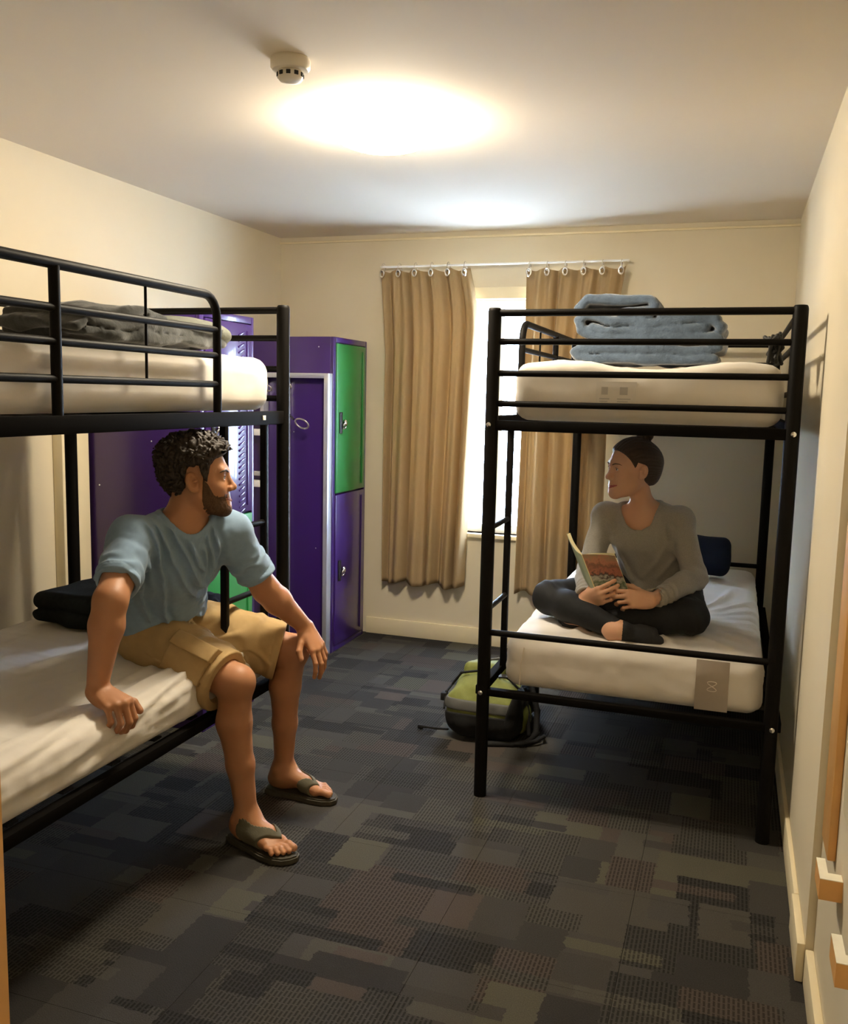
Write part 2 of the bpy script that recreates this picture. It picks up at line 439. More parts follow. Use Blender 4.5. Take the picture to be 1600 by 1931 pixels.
lathe('sensor_head', [(.034, -.034), (.036, -.038), (.036, -.052), (.030, -.060), (.015, -.063), (0, -.064)], m_cream, t, 40)
vm = None
for k in range(10):
    a = 2*math.pi*k/10
    if vm is None:
        o = box('sensor_slot', (-.006, -.003, -.0055), (.006, .003, .0055), mat('dark_slot', (.02, .02, .02), .8), t, bev=.001); vm = o.data
    else: o = link('sensor_slot', vm, None, t)
    o.location = (.0355*math.cos(a), .0355*math.sin(a), -.045); o.rotation_euler = (0, 0, a+math.pi/2)

# wooden bracket blocks on the right wall
def bracket(yf, z, label):
    t = thing('wooden_bracket', label, 'bracket', (RX2-.045, yf, z), 0, 'wooden blocks on the right wall')
    bm = bmesh.new()
    pr = [(0, 0), (.045, 0), (.045, .030), (.018, .030), (.018, .095), (0, .095)]
    lo = [bm.verts.new((x, y, -.045)) for x, y in pr]; hi = [bm.verts.new((x, y, 0)) for x, y in pr]
    bm.faces.new(lo[::-1]); bm.faces.new(hi)
    for i in range(6): bm.faces.new((lo[i], lo[(i+1) % 6], hi[(i+1) % 6], hi[i]))
    fin(bm, 'block', mat('pale_bare_wood', (.74, .40, .13), .5, var=.12, vscale=25), t)
    box('lit_top', (.0, .0, .0), (.018, .094, .0015), mat('lamplit_cream_top', (.9, .86, .70), .5), t)  # cream sheets: lamplight on the block's top face, put into colour
    box('lit_top', (.018, .0, .0), (.044, .030, .0015), mat('lamplit_cream_top', (.9, .86, .70), .5), t)
bracket(1.965, .487, 'L-shaped wooden block on the right wall, farther from the camera, under a timber strip')
bracket(1.64, .50, 'L-shaped wooden block at the right edge, nearest the camera')

# ================================================================== BUNK BEDS
def bunk(name, label, cx, cy, rz, hw, hl, lad, lin=0.0, lz=.405, zb_=.413, rz_=(.70, 1.0)):
    t = thing(name, label, 'bunk bed', (cx, cy, 0), rz, 'black metal bunk beds')
    H = 1.775; pr = .0235
    for sx in (-1, 1):
        for sy in (-1, 1):
            p = lathe('post', [(0, 0), (pr, 0), (pr, H-.012), (pr*.93, H-.004), (pr*.8, H), (0, H)], m_black, t, 16)
            p.location = (sx*hw, sy*hl, 0)
            for zb in (1.372, .40):
                b_ = lathe('bolt', [(0, .0), (.009, 0), (.0085, .004), (.005, .006), (0, .0065)], m_chrome, t, 12, Matrix.Rotation(R(90 if sy < 0 else -90), 4, 'X'))
                b_.location = (sx*(hw+.004), sy*(hl+pr-.001), zb)
    for sy in (-1, 1):
        y = sy*hl
        for z, r in ((1.758, .0125), (1.660, .011), (1.551, .011), (1.446, .011), (.622, .0115)):
            tube('end_rail', [(-hw+pr*.7, y, z), (hw-pr*.7, y, z)], r, m_black, t)
        box('end_beam', (-hw+pr*.7, y-.015, 1.352), (hw-pr*.7, y+.015, 1.388), m_beam, t, bev=.003)
        box('end_beam', (-hw+pr*.7, y-.016, zb_-.026), (hw-pr*.7, y+.016, zb_), m_beam, t, bev=.003)
    for sx in (-1, 1):
        x = sx*hw
        box('side_beam', (x-.014, -hl+pr*.7, 1.356), (x+.014, hl-pr*.7, 1.402), m_beam, t, bev=.003)
        xo = x+sx*.018
        box('side_beam', (xo-.016, -hl+pr*.7, zb_-.034), (xo+.016, hl-pr*.7, zb_), m_beam, t, bev=.003)
    # ladder-side guard with rounded end
    y0 = -hl+.441; g = -hw
    pts = [(g, y0, 1.40), (g, y0, 1.69)] + arc((g, y0+.07, 1.69), .07, math.pi, math.pi/2, 6, (0, 1, 0), (0, 0, 1))[1:] + [(g, hl-pr*.7, 1.76)]
    tube('guard_rail', pts, .0135, m_black, t)
    for z in (1.657, 1.578, 1.489): tube('guard_bar', [(g, y0, z), (g, hl-pr*.7, z)], .0105, m_black, t)
    for y in (.21, .72): tube('guard_post', [(g, y, 1.40), (g, y, 1.755)], .0135, m_black, t)
    tube('guard_rod', [(g, -.145, 1.489), (g, -.145, 1.757)], .004, m_black, t)
    for z in (1.758, 1.657, 1.50): tube('guard_bar', [(-g, -hl+pr*.7, z), (-g, hl-pr*.7, z)], .0105, m_black, t)
    # ladder
    for yy in lad:
        box('ladder_rail', (g+lin-.012, -hl+yy-.011, lz), (g+lin+.012, -hl+yy+.011, 1.356), m_black, t, bev=.003)
    for z in rz_:
        tube('rung', [(g+lin, -hl+lad[0], z), (g+lin, -hl+lad[1], z)], .0105, m_black, t)
    # steel slats under the mattresses
    sm = None
    for z in (1.366, .395):
        for k in range(9):
            if sm is None:
                o = box('slat', (-hw+.016, -.018, 0), (hw-.016, .018, .006), m_blackmatte, t); sm = o.data
            else: o = link('slat', sm, None, t)
            o.location = (0, -hl+.18+k*(2*hl-.36)/8, z if z > 1 else zb_-.010)
    return t
RB = dict(cx=-.3225, cy=4.06, hw=.4935, hl=.93)
LB = dict(cx=-2.02, cy=2.016, hw=.469, hl=.95)
bunk('bunk_bed', 'black metal bunk bed by the right wall, where the woman reads', RB['cx'], RB['cy'], 0, RB['hw'], RB['hl'], (.045, .30))
lb = bunk('bunk_bed', 'black metal bunk bed by the left wall, where the man sits', LB['cx'], LB['cy'], math.pi, LB['hw'], LB['hl'], (.045, .318), .052, .625, .447, (.755, 1.0))
o = box('tape_patch', (-.469-.0155, -.95+.155, 1.372), (-.469-.0135, -.95+.175, 1.388), mat('white_tape', (.85, .82, .7), .6), lb, bev=.0005)

# ------------------------------------------------------------------ mattresses
m_sheet = mat('white_fitted_sheet', (.78, .73, .66), .8, var=.03, vscale=6, bump=.12, bscale=25, spec=.2, sheen=.2)
def rounded_slab(size, r, step, dispf=None):
    hx = np.array(size)/2; n = [max(2, int(round(s/step))) for s in size]
    idx = {}; P = []; F = []
    def vid(i, j, k):
        q = (i, j, k)
        if q not in idx:
            idx[q] = len(P); P.append((-hx[0]+size[0]*i/n[0], -hx[1]+size[1]*j/n[1], -hx[2]+size[2]*k/n[2]))
        return idx[q]
    for ax in range(3):
        a, b_ = (ax+1) % 3, (ax+2) % 3
        for s in (0, n[ax]):
            for i in range(n[a]):
                for j in range(n[b_]):
                    def q(u, v):
                        c = [0, 0, 0]; c[ax] = s; c[a] = u; c[b_] = v; return vid(*c)
                    f = [q(i, j), q(i+1, j), q(i+1, j+1), q(i, j+1)]
                    F.append(f if s else f[::-1])
    P = np.array(P); inner = hx-r
    Q = np.clip(P, -inner, inner); D = P-Q; L = np.linalg.norm(D, axis=1, keepdims=True)
    Nn = D/np.maximum(L, 1e-9); P = Q+Nn*r
    if dispf is not None: P = dispf(P, Nn)
    return P, F
def grid_mesh(name, P, F, m, parent=None):
    me = bpy.data.meshes.new(name); me.from_pydata([tuple(p) for p in P], [], F)
    me.polygons.foreach_set('use_smooth', [True]*len(me.polygons)); me.update()
    return link(name, me, m, parent)
def mattress(label, c, size, wr, extra=None, seed=0.0, step=.02):
    t = thing('mattress', label, 'mattress', (c[0], c[1], c[2]-size[2]/2), 0, 'mattresses on the bunk beds')
    def df(P, Nn):
        W = P+np.array([seed, seed*2, 0])
        n1 = vnoise(W*np.array([1, .22, 1.6]), .05); n2 = vnoise(W*np.array([1, .35, 1]), .13); n3 = vnoise(W*np.array([.3, 1, 1]), .06)
        d = wr*((1-np.abs(n1))**3*.7 + n2*.8 + (1-np.abs(n3))**3*.35)
        low = P[:, 2] < -size[2]/2+.02
        P = P+Nn*np.where(low, 0, d)[:, None]
        return extra(P, Nn) if extra else P
    P, F = rounded_slab(size, .052, step, df)
    P[:, 2] += size[2]/2
    grid_mesh('fitted_sheet', P, F, m_sheet, t)
    return t
mz = .414
# right bunk
m_seam = mat('seam_thread', (.62, .55, .46), .8)
def top_soft(P, Nn):
    e = np.clip((.42-np.abs(P[:, 0]))/.12, 0, 1)
    P[:, 2] += np.where(P[:, 2] > .05, .014*np.sin(P[:, 0]*9+P[:, 1]*2)*e, 0); return P
ur = mattress('cream mattress on the right bunk, upper level, with a printed care label', (-.303, 4.06, 1.389+.1), (.890, 1.80, .20), .006, top_soft, .3)
m_tagw = mat('care_label_cloth', (.74, .70, .64), .8, var=.05); m_ink = mat('grey_print', (.50, .475, .45), .8)
lb_ = box('care_label', (.0, -.0015, 0), (.135, 0, .078), m_tagw, ur); lb_.location = (-.155, -.9055, .062)
for x, z, w, h in ((.018, .034, .022, .026), (.080, .034, .026, .026), (.012, .018, .034, .004), (.012, .010, .028, .003), (.072, .018, .045, .004), (.072, .010, .036, .003)):
    box('label_print', (x, -.0022, z), (x+w, -.0012, z+h), m_ink, lb_, bev=.0)
def lr_extra(P, Nn):
    # dips under the sitter, creases fanning out behind
    d = np.exp(-((P[:, 0]-.0)**2/.12+(P[:, 1]+.36)**2/.10))
    P[:, 2] -= np.where(P[:, 2] > .0, .018*d, 0)
    a = np.arctan2(P[:, 1]+.25, P[:, 0]-.10); rr = np.hypot(P[:, 0]-.10, P[:, 1]+.25)
    P[:, 2] += np.where(P[:, 2] > .06, .016*np.maximum(0, np.sin(a*19+2*np.sin(rr*7)))**3*np.exp(-((rr-.42)/.2)**2), 0); return P
lr = mattress('cream mattress on the right bunk, lower level, under the woman', (-.303, 4.06, mz+.097), (.890, 1.80, .192), .005, lr_extra, 1.7, .015)
m_band = mat('grey_woven_band', (.42, .36, .30), .85, var=.06)
o = box('label_band', (0, -.0035, 0), (.108, 0, .175), m_band, lr, bev=.001); o.location = (.227, -.9055, .01)
bm = bmesh.new()
add_tube(bm, [(.5*.03*math.sin(2*a)*(1)+.054, -.0042, .085+.017*math.sin(a)) for a in [2*math.pi*k/24 for k in range(24)]], .0016, 6, closed=True)
fin(bm, 'band_mark', mat('pale_thread', (.65, .58, .50), .8), o, smooth=True)
tube('seam', [(-.385, -.904, .014), (-.381, -.906, .10), (-.372, -.904, .158)], .0022, mat('pale_seam', (.80, .72, .62), .8), lr, 6)
# left bunk
def ll_extra(P, Nn):
    wx, wy = P[:, 0]-1.997, P[:, 1]+2.016
    dip = .026*np.exp(-((wx+1.80)**2/.05+(wy-2.52)**2/.07)) + .009*np.exp(-((wx+1.56)**2/.012+(wy-1.99)**2/.012))
    P[:, 2] -= np.where(P[:, 2] > 0, dip, 0)
    cc = P[:, 2]+.08-(P[:, 0]-.4625); yy = P[:, 1]; dsp = np.zeros(len(P))
    for c0, sl, am, wd in ((.045, .10, .007, .010), (.078, .16, .009, .011), (.108, .20, .010, .012), (.140, .24, .011, .013), (.175, .22, .010, .014), (.215, .15, .008, .016), (.270, .10, .007, .018)):
        q = cc-c0-sl*.35*np.tanh((yy+.05)/.3)-.012*np.sin(yy*9+c0*40)
        dsp += am*(np.exp(-(q/wd)**2)-.8*np.exp(-((q+1.5*wd)/wd)**2))*(.55+.45*np.sin(yy*4.3+c0*70))
    P = P+Nn*(dsp*(P[:, 0] > -.1)*(P[:, 2] > -.050))[:, None]
    edge = 0*np.exp(-((P[:, 0]-.44)/.16)**2)*np.clip((P[:, 2]+.078)/.03, 0, 1)
    fold = np.maximum(0, np.sin((P[:, 2]*1.2-P[:, 0]*.8)*62+1.6*np.sin(P[:, 1]*3.1)+.7*np.sin(P[:, 1]*7)))**2
    P += Nn*(edge*fold*.020*(0.6+.4*np.sin(P[:, 1]*4+1)))[:, None]*np.array([.45, .2, 1])
    return P
mattress('white mattress on the left bunk, lower level, creased under the man', (-1.997, 2.016, .449+.080), (.925, 1.83, .160), .009, ll_extra, 4.1, .0125)
mattress('white mattress on the left bunk, upper level, behind the guard rail', (-2.015, 2.016, 1.404+.09), (.868, 1.84, .182), .006, None, 7.7)

# ================================================================== LOCKERS
def locker(y0, y1, H, cols, label, louvre):
    t = thing('locker', label, 'locker', (-2.39, (y0+y1)/2, 0), 0, 'purple lockers along the left wall'); yc = (y0+y1)/2
    xb, xf = -2.685+2.39, -2.10+2.39; h = (y1-y0)/2
    box('body', (xb, -h, 0), (xf-.018, h, H), m_purple, t, bev=.004)
    # face frame and two doors, edges set apart
    for lo, hi in (((xf-.018, -h, 0), (xf, -h+.032, H)), ((xf-.018, h-.022, 0), (xf, h, H)), ((xf-.018, -h+.032, H-.03), (xf, h-.022, H)), ((xf-.018, -h+.032, 0), (xf, h-.022, .028))):
        box('face_frame', lo, hi, m_purple, t, bev=.002)
    for i, (za, zb) in enumerate((((H*.513), H-.034), (.032, H*.508))):
        d = box('door', (xf-.016, -h+.036, za), (xf+.006, h-.026, zb), cols[i], t, bev=.004)
        zl = (1.31, .47)[i]
        box('latch_plate', (xf+.006, -h+.070, zl-.065), (xf+.014, -h+.104, zl+.055), mat('black_plastic', (.012, .012, .014), .4), d, bev=.006)
        tube('staple', arc((xf+.020, -h+.115, zl-.02), .020, 0, math.pi*1.9, 14, (0, 1, 0), (0.35, 0, .94)), .0045, m_chrome, d, 8)
        lathe('knob', [(0, 0), (.016, 0), (.017, .008), (.012, .014), (0, .016)], m_chrome, d, 20, Matrix.Translation((xf+.012, -h+.125, zl-.004)) @ Matrix.Rotation(R(90), 4, 'Y'))
        box('stiffener', (xf+.006, h-.075, za+.03), (xf+.010, h-.062, zb-.03), cols[i], d, bev=.0015)
        if louvre and i == 0:
            lm = None
            for k in range(32):
                if lm is None:
                    M = Matrix.Rotation(R(18), 4, 'X')
                    o = box('louvre', (0, -.026, -.004), (.005, .026, .004), cols[i], d, bev=.0015, M=M); lm = o.data
                else: o = link('louvre', lm, None, d)
                o.location = (xf+.005, h-.12, zb-.045-k*.0255)
    rm = None
    for x, z in ((-.22, 1.72), (.20, 1.72), (.02, 1.72), (-.05, .9), (-.22, 1.05), (.19, .6), (-.22, .45), (.05, 1.25)):
        if rm is None:
            o = lathe('rivet', [(0, 0), (.004, 0), (.003, .002), (0, .0028)], m_alu, t, 8, Matrix.Rotation(R(90), 4, 'X')); rm = o.data
        else: o = link('rivet', rm, None, t)
        o.location = (x, -h+.0005, z)
    return t
locker(4.605, 5.075, 1.775, (m_green, m_purple), 'purple metal locker near the curtain, green upper door and purple lower door', False)
locker(3.285, 3.730, 1.80, (m_purple, m_green), 'purple metal locker behind the left bunk, purple upper door and green lower door', True)
# silver framed bay on the rear locker's side
t = thing('wardrobe_frame', 'silver framed open hanging bay against the side of the rear locker', 'wardrobe', (-2.34, 4.57, 0))
def wb(n, x0, x1, y0, y1, z0, z1, m): return box(n, (x0+2.34, y0-4.57, z0), (x1+2.34, y1-4.57, z1), m, t, bev=.002)
wb('upright', -2.130, -2.104, 4.545, 4.602, .0, 1.575, m_alu); wb('upright', -2.385, -2.358, 4.545, 4.602, 0, 1.548, m_alu)
wb('upright', -2.520, -2.496, 4.545, 4.602, 0, 1.548, m_alu); wb('top_rail', -2.60, -2.130, 4.545, 4.602, 1.548, 1.575, m_alu)
m_shelf = mat('white_shelf', (.88, .86, .86), .5)
for z in (1.225, .935): wb('shelf', -2.60, -2.520, 4.535, 4.602, z, z+.035, m_shelf); wb('shelf_rail', -2.60, -2.520, 4.575, 4.602, z+.06, z+.085, m_alu)
m_wire = mat('dull_wire', (.45, .42, .45), .35, metal=.7)
def hook(x, z, label, big):
    t = thing('loop_hook', label, 'hook', (x, 4.525, z), 0, 'wire hooks in the hanging bay')
    s = 1.0 if big else .6
    tube('stem', [(-.11*s, .012, .055*s), (-.05*s, -.01, .012*s)], .006, mat('dark_clip', (.03, .025, .05), .4), t, 8)
    tube('loop', arc((0, -.012, -.01), .040*s, 0, 2*math.pi, 20, (1, 0, -.25), (.1, -.3, .62))[:-1], .005, m_wire, t, 8, closed=True)
hook(-2.245, 1.31, 'large dull wire loop hook hanging inside the silver framed bay', True)
hook(-2.335, 1.515, 'small wire hook under the top rail of the silver framed bay', False)
hook(-2.455, 1.50, 'small wire hook in the narrow side of the silver framed bay', False)

# ================================================================== CURTAINS
m_curt = curtain_material()
def curtain(label, xl, xr, zt, zb, folds, seed, rings):
    t = thing('curtain', label, 'curtain', ((xl(0)+xr(0))/2, 5.062, zb), 0, 'tan window curtains')
    ox, oz = (xl(0)+xr(0))/2, zb
    nu, nv = 150, 60; P = []; F = []
    rnd = np.random.RandomState(seed); ph = rnd.rand(4)*6
    us = np.linspace(0, 1, nu+1)
    for j in range(nv+1):
        v = j/nv
        wob = np.interp(us, np.linspace(0, 1, len(folds)), folds)
        am = .014+.015*min(1, v*3)
        y = am*np.sin(wob*2*math.pi+.35*math.sin(v*3+ph[0])) + .007*np.sin(wob*4*math.pi+ph[1]+v*2) + .006*np.sin(us*61+ph[2]+v*3)
        x = xl(v)+(xr(v)-xl(v))*us + .008*np.sin(wob*2*math.pi+1.2)*min(1, v*4)
        z = zt + (zb-zt)*v + (1-min(1, v*8))*(-.016*np.abs(np.sin(us*math.pi*(rings-1)))) + (.012*np.sin(us*17+ph[3]) if v > .97 else 0)
        for a, b_, c in zip(x, y, np.broadcast_to(z, x.shape)): P.append((a-ox, b_, c-oz))
    for j in range(nv):
        for i in range(nu):
            a = j*(nu+1)+i; F.append((a, a+nu+1, a+nu+2, a+1))
    o = grid_mesh('curtain_cloth', P, F, m_curt, t)
    sd = o.modifiers.new('thick', 'SOLIDIFY'); sd.thickness = .002; sd.offset = 0
    for k in range(rings):
        u = .04+.92*k/(rings-1); x = xl(0)+(xr(0)-xl(0))*u-ox
        e = lathe('eyelet', [(.010, .004), (.013, .007), (.019, .006), (.021, .002), (.019, -.001), (.010, -.001)], m_chrome, t, 18, Matrix.Rotation(R(90), 4, 'X'))
        e.location = (x, -.034, zt-oz-.028); e.scale = (.8, 1, 1.15)
        tube('curtain_ring', arc((x, -.012, zt-oz+.004), .029, R(20), R(340), 14, (0, .55, -.83), (0, .83, .55)), .0022, m_chrome, t, 6)
    return t
curtain('long tan curtain on the left of the window, by the lockers', lambda v: -2.012+.03*min(1, v*4), lambda v: -1.475+.06*math.sin(min(1, v*5)*math.pi/2)-.055*v, 2.188, .345, [0, .5, .9, 1.7, 2.0, 3.0, 3.4, 4.3, 5.2], 3, 6)
curtain('long tan curtain on the right of the window, behind the right bunk', lambda v: -1.148-.012*v, lambda v: -.606-.06*min(1, v*4), 2.178, .35, [0, .5, .9, 1.9, 2.2, 3.1, 3.5, 4.4], 5, 6)
t = thing('curtain_rod', 'thin white curtain rod above the window, holding both tan curtains', 'curtain rod', (-1.30, 5.062, 2.203))
tube('rod', [(-.715, 0, 0), (.71, 0, .004)], .006, m_white, t, 10)
for x in (-.70, -.02, .70): tube('rod_bracket', [(x, 0, .0), (x, .04, .008), (x, .070, .008)], .005, m_white, t, 8)

# ================================================================== PEOPLE: shared builders
def mskin(name, col, var=.08):
    return mat(name, col, .5, var=var, vscale=18, bump=.05, bscale=350, sss=.12, spec=.4)
def frame(f, u):
    f = unit(f); u = unit(np.asarray(u, float)-f*np.dot(f, u)); r = np.cross(f, u)
    return np.stack([r, f, u], 1)        # columns: right, forward, up
def head_field(F, H, M, s, neck_base, nr, nose=1.0, jaw=1.0, ear=1.0):
    def w(x, y, z): return H + M @ (np.array([x, y, z])*s)
    def both(fn):
        for sg in (-1, 1): fn(sg)
    F.el(w(0, -.012, .028), M, np.array([.075, .098, .088])*s, .02)
    F.rc(w(0, -.028, -.045), neck_base, nr[0], nr[1], .03)
    F.el(w(0, .028, -.035), M, np.array([.057, .060, .082])*s, .03)
    both(lambda g: F.rc(w(g*.050*jaw, .002, -.055), w(g*.018*jaw, .070, -.101), .017*s, .016*s, .03))
    F.sp(w(0, .075, -.103), .017*s*jaw, .02)
    F.sp(w(0, .066, -.069), .025*s, .025)
    both(lambda g: F.sp(w(g*.040, .056, -.032), .023*s, .025))
    F.rc(w(-.034, .076, .020), w(.034, .076, .020), .011*s, .011*s, .02)
    F.sp(w(0, .082, .018), .009*s, .015)
    both(lambda g: F.sp(w(g*.031, .104, .001), .0185*s, .014, -1))
    both(lambda g: F.sp(w(g*.031, .0715, 0), .0148*s, .006))
    both(lambda g: F.el(w(g*.031, .089, -.001), M, np.array([.0128, .012, .0042])*s, .002, -1))
    F.rc(w(0, .084, .010), w(0, .106*nose, -.028), .0072*s, .0095*s, .012)
    F.sp(w(0, .109*nose, -.034), .0105*s, .008)
    both(lambda g: F.sp(w(g*.0125, .097, -.037), .0082*s, .008))
    both(lambda g: F.sp(w(g*.006, .104, -.044), .0032*s, .003, -1))
    F.el(w(0, .094, -.0715), M, np.array([.020, .012, .0022])*s, .004, -1)
    for g in (-1, 1):
        ax = unit(V3(g*.90, .42, .10)); zz = unit(V3(0, -.18, 1)); zz = unit(zz-ax*(zz @ ax)); Me = M @ np.stack([ax, np.cross(zz, ax), zz], 1)
        F.el(w(g*.083, -.010, -.008), Me, np.array([.0075, .020*ear, .033*ear])*s, .004)
        F.el(w(g*.083, -.010, -.008)+Me @ np.array([.0085, .004, .004])*s, Me, np.array([.0105, .0115*ear, .0205*ear])*s, .002, -1)
        F.rc(w(g*.0815, .004, -.004), w(g*.083, -.004, -.006), .0045*s, .004*s, .003)
        F.sp(w(g*.077, .002, -.033), .008*s, .006)
    return w
def snap(F, p, off):
    p = np.asarray(p, float)
    for _ in range(8):
        Q = np.stack([p]+[p+e for e in np.eye(3)*2e-4]); d = F.ev(Q); g = (d[1:]-d[0])/2e-4; g = g/(np.linalg.norm(g)+1e-9)
        p = p-g*(d[0]-off)
    return p
def head_parts(parent, F0, w0, OR, M, s, iris, brow_m, lip_m, smile, teeth, lw=1.0, brow=1.0):
    w = lambda *a: w0(*a)-OR
    def on(x, y, z, off): return snap(F0, w0(x, y, z), off*s)-OR
    MM = Matrix([[*M[i]] for i in range(3)]).to_4x4()
    for g in (-1, 1):
        c = w(g*.031, .0718, 0)
        bm = bmesh.new(); bmesh.ops.create_uvsphere(bm, u_segments=20, v_segments=14, radius=.0128*s)
        for v in bm.verts: v.co = Vector(c)+v.co
        e = fin(bm, 'eye', mat('eye_white', (.75, .72, .68), .2, var=.02), parent, True)
        bm = bmesh.new(); bmesh.ops.create_uvsphere(bm, u_segments=16, v_segments=10, radius=.0066*s)
        ci = w(g*.031+.002*g*0, .0718+.0072, 0)
        for v in bm.verts: v.co = Vector(ci)+v.co
        fin(bm, 'iris', mat('dark_iris', iris, .15, var=.1), e, True)
        # brow and lashes follow the ridge
        bm = bmesh.new()
        add_tube(bm, [on(g*x, y, z, .0006) for x, y, z in ((.012, .0925, .0165), (.018, .0915, .0195), (.026, .0895, .0220), (.034, .0845, .0230), (.041, .078, .0215), (.048, .071, .0175))], [.0020*s*brow, .0030*s*brow, .0030*s*brow, .0026*s*brow, .0020*s*brow, .0009*s*brow], 8)
        fin(bm, 'eyebrow', brow_m, parent, True)
        bm = bmesh.new()
        add_tube(bm, [w(g*x, y, z) for x, y, z in ((.0195, .0835, .003), (.026, .0862, .0052), (.034, .0862, .0052), (.0425, .0805, .002))], [.0007*s, .0013*s, .0015*s, .0008*s], 6)
        fin(bm, 'eyelash', brow_m, parent, True)
    F = Field()
    z = -.0715
    F.chain([on(-.026*lw, .078, z+.001+smile, .0002), on(-.017*lw, .086, z+.002+smile*.5, -.0008), on(-.008, .0905, z+.0035, -.0014), on(0, .0915, z+.003, -.0012), on(.008, .0905, z+.0035, -.0014), on(.017*lw, .086, z+.002+smile*.5, -.0008), on(.026*lw, .078, z+.001+smile, .0002)], [x*s for x in (.0012, .0028, .0036, .0034, .0036, .0028, .0012)], .004)
    F.chain([on(-.025*lw, .078, z-.001+smile, .0), on(-.016*lw, .084, z-.0040+smile*.5, -.0008), on(-.008, .0885, z-.0068, -.0014), on(0, .0905, z-.0076, -.0012), on(.008, .0885, z-.0068, -.0014), on(.016*lw, .084, z-.0040+smile*.5, -.0008), on(.025*lw, .078, z-.001+smile, .0)], [x*s for x in (.0012, .0030, .0040, .0044, .0040, .0030, .0012)], .004)
    sdf_mesh('lips', [F], lambda P, S: S[0].ev(P), .0015, lip_m, parent, margin=.006)
    if teeth:
        bm = bmesh.new(); add_tube(bm, [on(x, y, z-.001, -.0022) for x, y in ((-.015, .082), (-.006, .0885), (.006, .0885), (.015, .082))], .0028*s, 8)
        fin(bm, 'teeth', mat('tooth_enamel', (.75, .72, .62), .3, var=.03), parent, True)
def hand_field(F, W, d, back, thumb_sign, s, curls, spread=.10, thumb=((.6, .75, -.25), (.25, .9, -.3)), fr=None):
    Y = unit(d); Z = unit(np.asarray(back, float)-Y*np.dot(Y, back)); X = np.cross(Y, Z)*thumb_sign
    def w(x, y, z): return np.asarray(W)+s*(X*x+Y*y+Z*z)
    kn = [(.029, .088, 0), (.0095, .092, .003), (-.0105, .087, .002), (-.029, .077, -.002)]
    for i, q in enumerate(kn):
        F.rc(w(q[0]*.55, .004, 0), w(*q), (.0155 if i < 2 else .0145)*s, (.0115, .0115, .0108, .0095)[i]*s, .016)
    F.el(w(.021, .035, -.010), np.stack([X, Y, Z], 1), np.array([.018, .030, .015])*s, .012)
    F.el(w(-.022, .035, -.008), np.stack([X, Y, Z], 1), np.array([.013, .032, .013])*s, .012)
    L = [(.046, .027, .021), (.050, .031, .022), (.046, .029, .021), (.037, .022, .019)]
    R0 = [.0092, .0094, .0088, .0078]
    for i in range(4):
        p = w(*kn[i]); a = 0; sp = (1.5-i)*spread
        rr = R0[i]*s
        for j in range(3):
            a += R(curls[i][j])
            dv = unit(Y*math.cos(a)-Z*math.sin(a)+X*sp*max(0.2, math.cos(a)))
            n = p+dv*L[i][j]*s
            F.rc(p, n, rr, rr*.93, .0035 if j else .006); p = n; rr *= .93
    p = w(.024, .022, -.006); rr = .0135*s
    for j, (tv, ln) in enumerate(zip((thumb[0], thumb[0], thumb[1]), (.034, .030, .026))):
        dv = unit(X*tv[0]+Y*tv[1]+Z*tv[2]); n = p+dv*ln*s
        F.rc(p, n, rr, rr*.90, .008 if j == 0 else .004); p = n; rr *= .90
    return w
def foot_field(F, heel, d, tsign, s, z0, ankle):
    d = unit(np.array([d[0], d[1], 0])); l = np.array([-d[1], d[0], 0])*tsign    # l points to the big-toe side
    def w(a, b, c): return np.array([heel[0], heel[1], z0])+s*(d*a+l*b+np.array([0, 0, c]))
    F.rc(w(.030, 0, .032), w(.050, 0, .036), .031*s, .031*s, .02)
    F.rc(ankle, w(.062, 0, .050), .037*s, .040*s, .03)
    F.rc(w(.060, .002, .058), w(.150, .010, .036), .036*s, .024*s, .03)
    F.rc(w(.060, -.012, .028), w(.165, -.022, .020), .024*s, .017*s, .025)
    F.rc(w(.150, .012, .030), w(.190, .020, .020), .022*s, .017*s, .02)
    F.rc(w(.190, .018, .018), w(.185, -.026, .015), .016*s, .013*s, .016)
    F.sp(w(.048, .030, .072), .012*s, .015); F.sp(w(.044, -.032, .064), .012*s, .015)
    toes = [(.196, .023, .248, .022, .0128), (.202, .003, .247, .003, .0090), (.199, -.011, .239, -.013, .0085), (.193, -.024, .228, -.027, .0082), (.185, -.036, .215, -.040, .0080)]
    for a, b, a2, b2, r in toes:
        F.rc(w(a, b, .017), w((a+a2)/2, (b+b2)/2, .0185), r*s, r*.92*s, .006); F.rc(w((a+a2)/2, (b+b2)/2, .0185), w(a2-.006, b2, r+.001), r*.92*s, r*.95*s, .003)
    return w
def polydist(x, z, pl):
    best = np.full(x.shape, 9.)
    for (a, b_) in zip(pl[:-1], pl[1:]):
        dx, dz = b_[0]-a[0], b_[1]-a[1]; h = np.clip(((x-a[0])*dx+(z-a[1])*dz)/(dx*dx+dz*dz), 0, 1)
        best = np.minimum(best, np.hypot(x-a[0]-h*dx, z-a[1]-h*dz))
    return best
def sstep(x, a, b_):
    t = np.clip((x-a)/(b_-a), 0, 1); return t*t*(3-2*t)

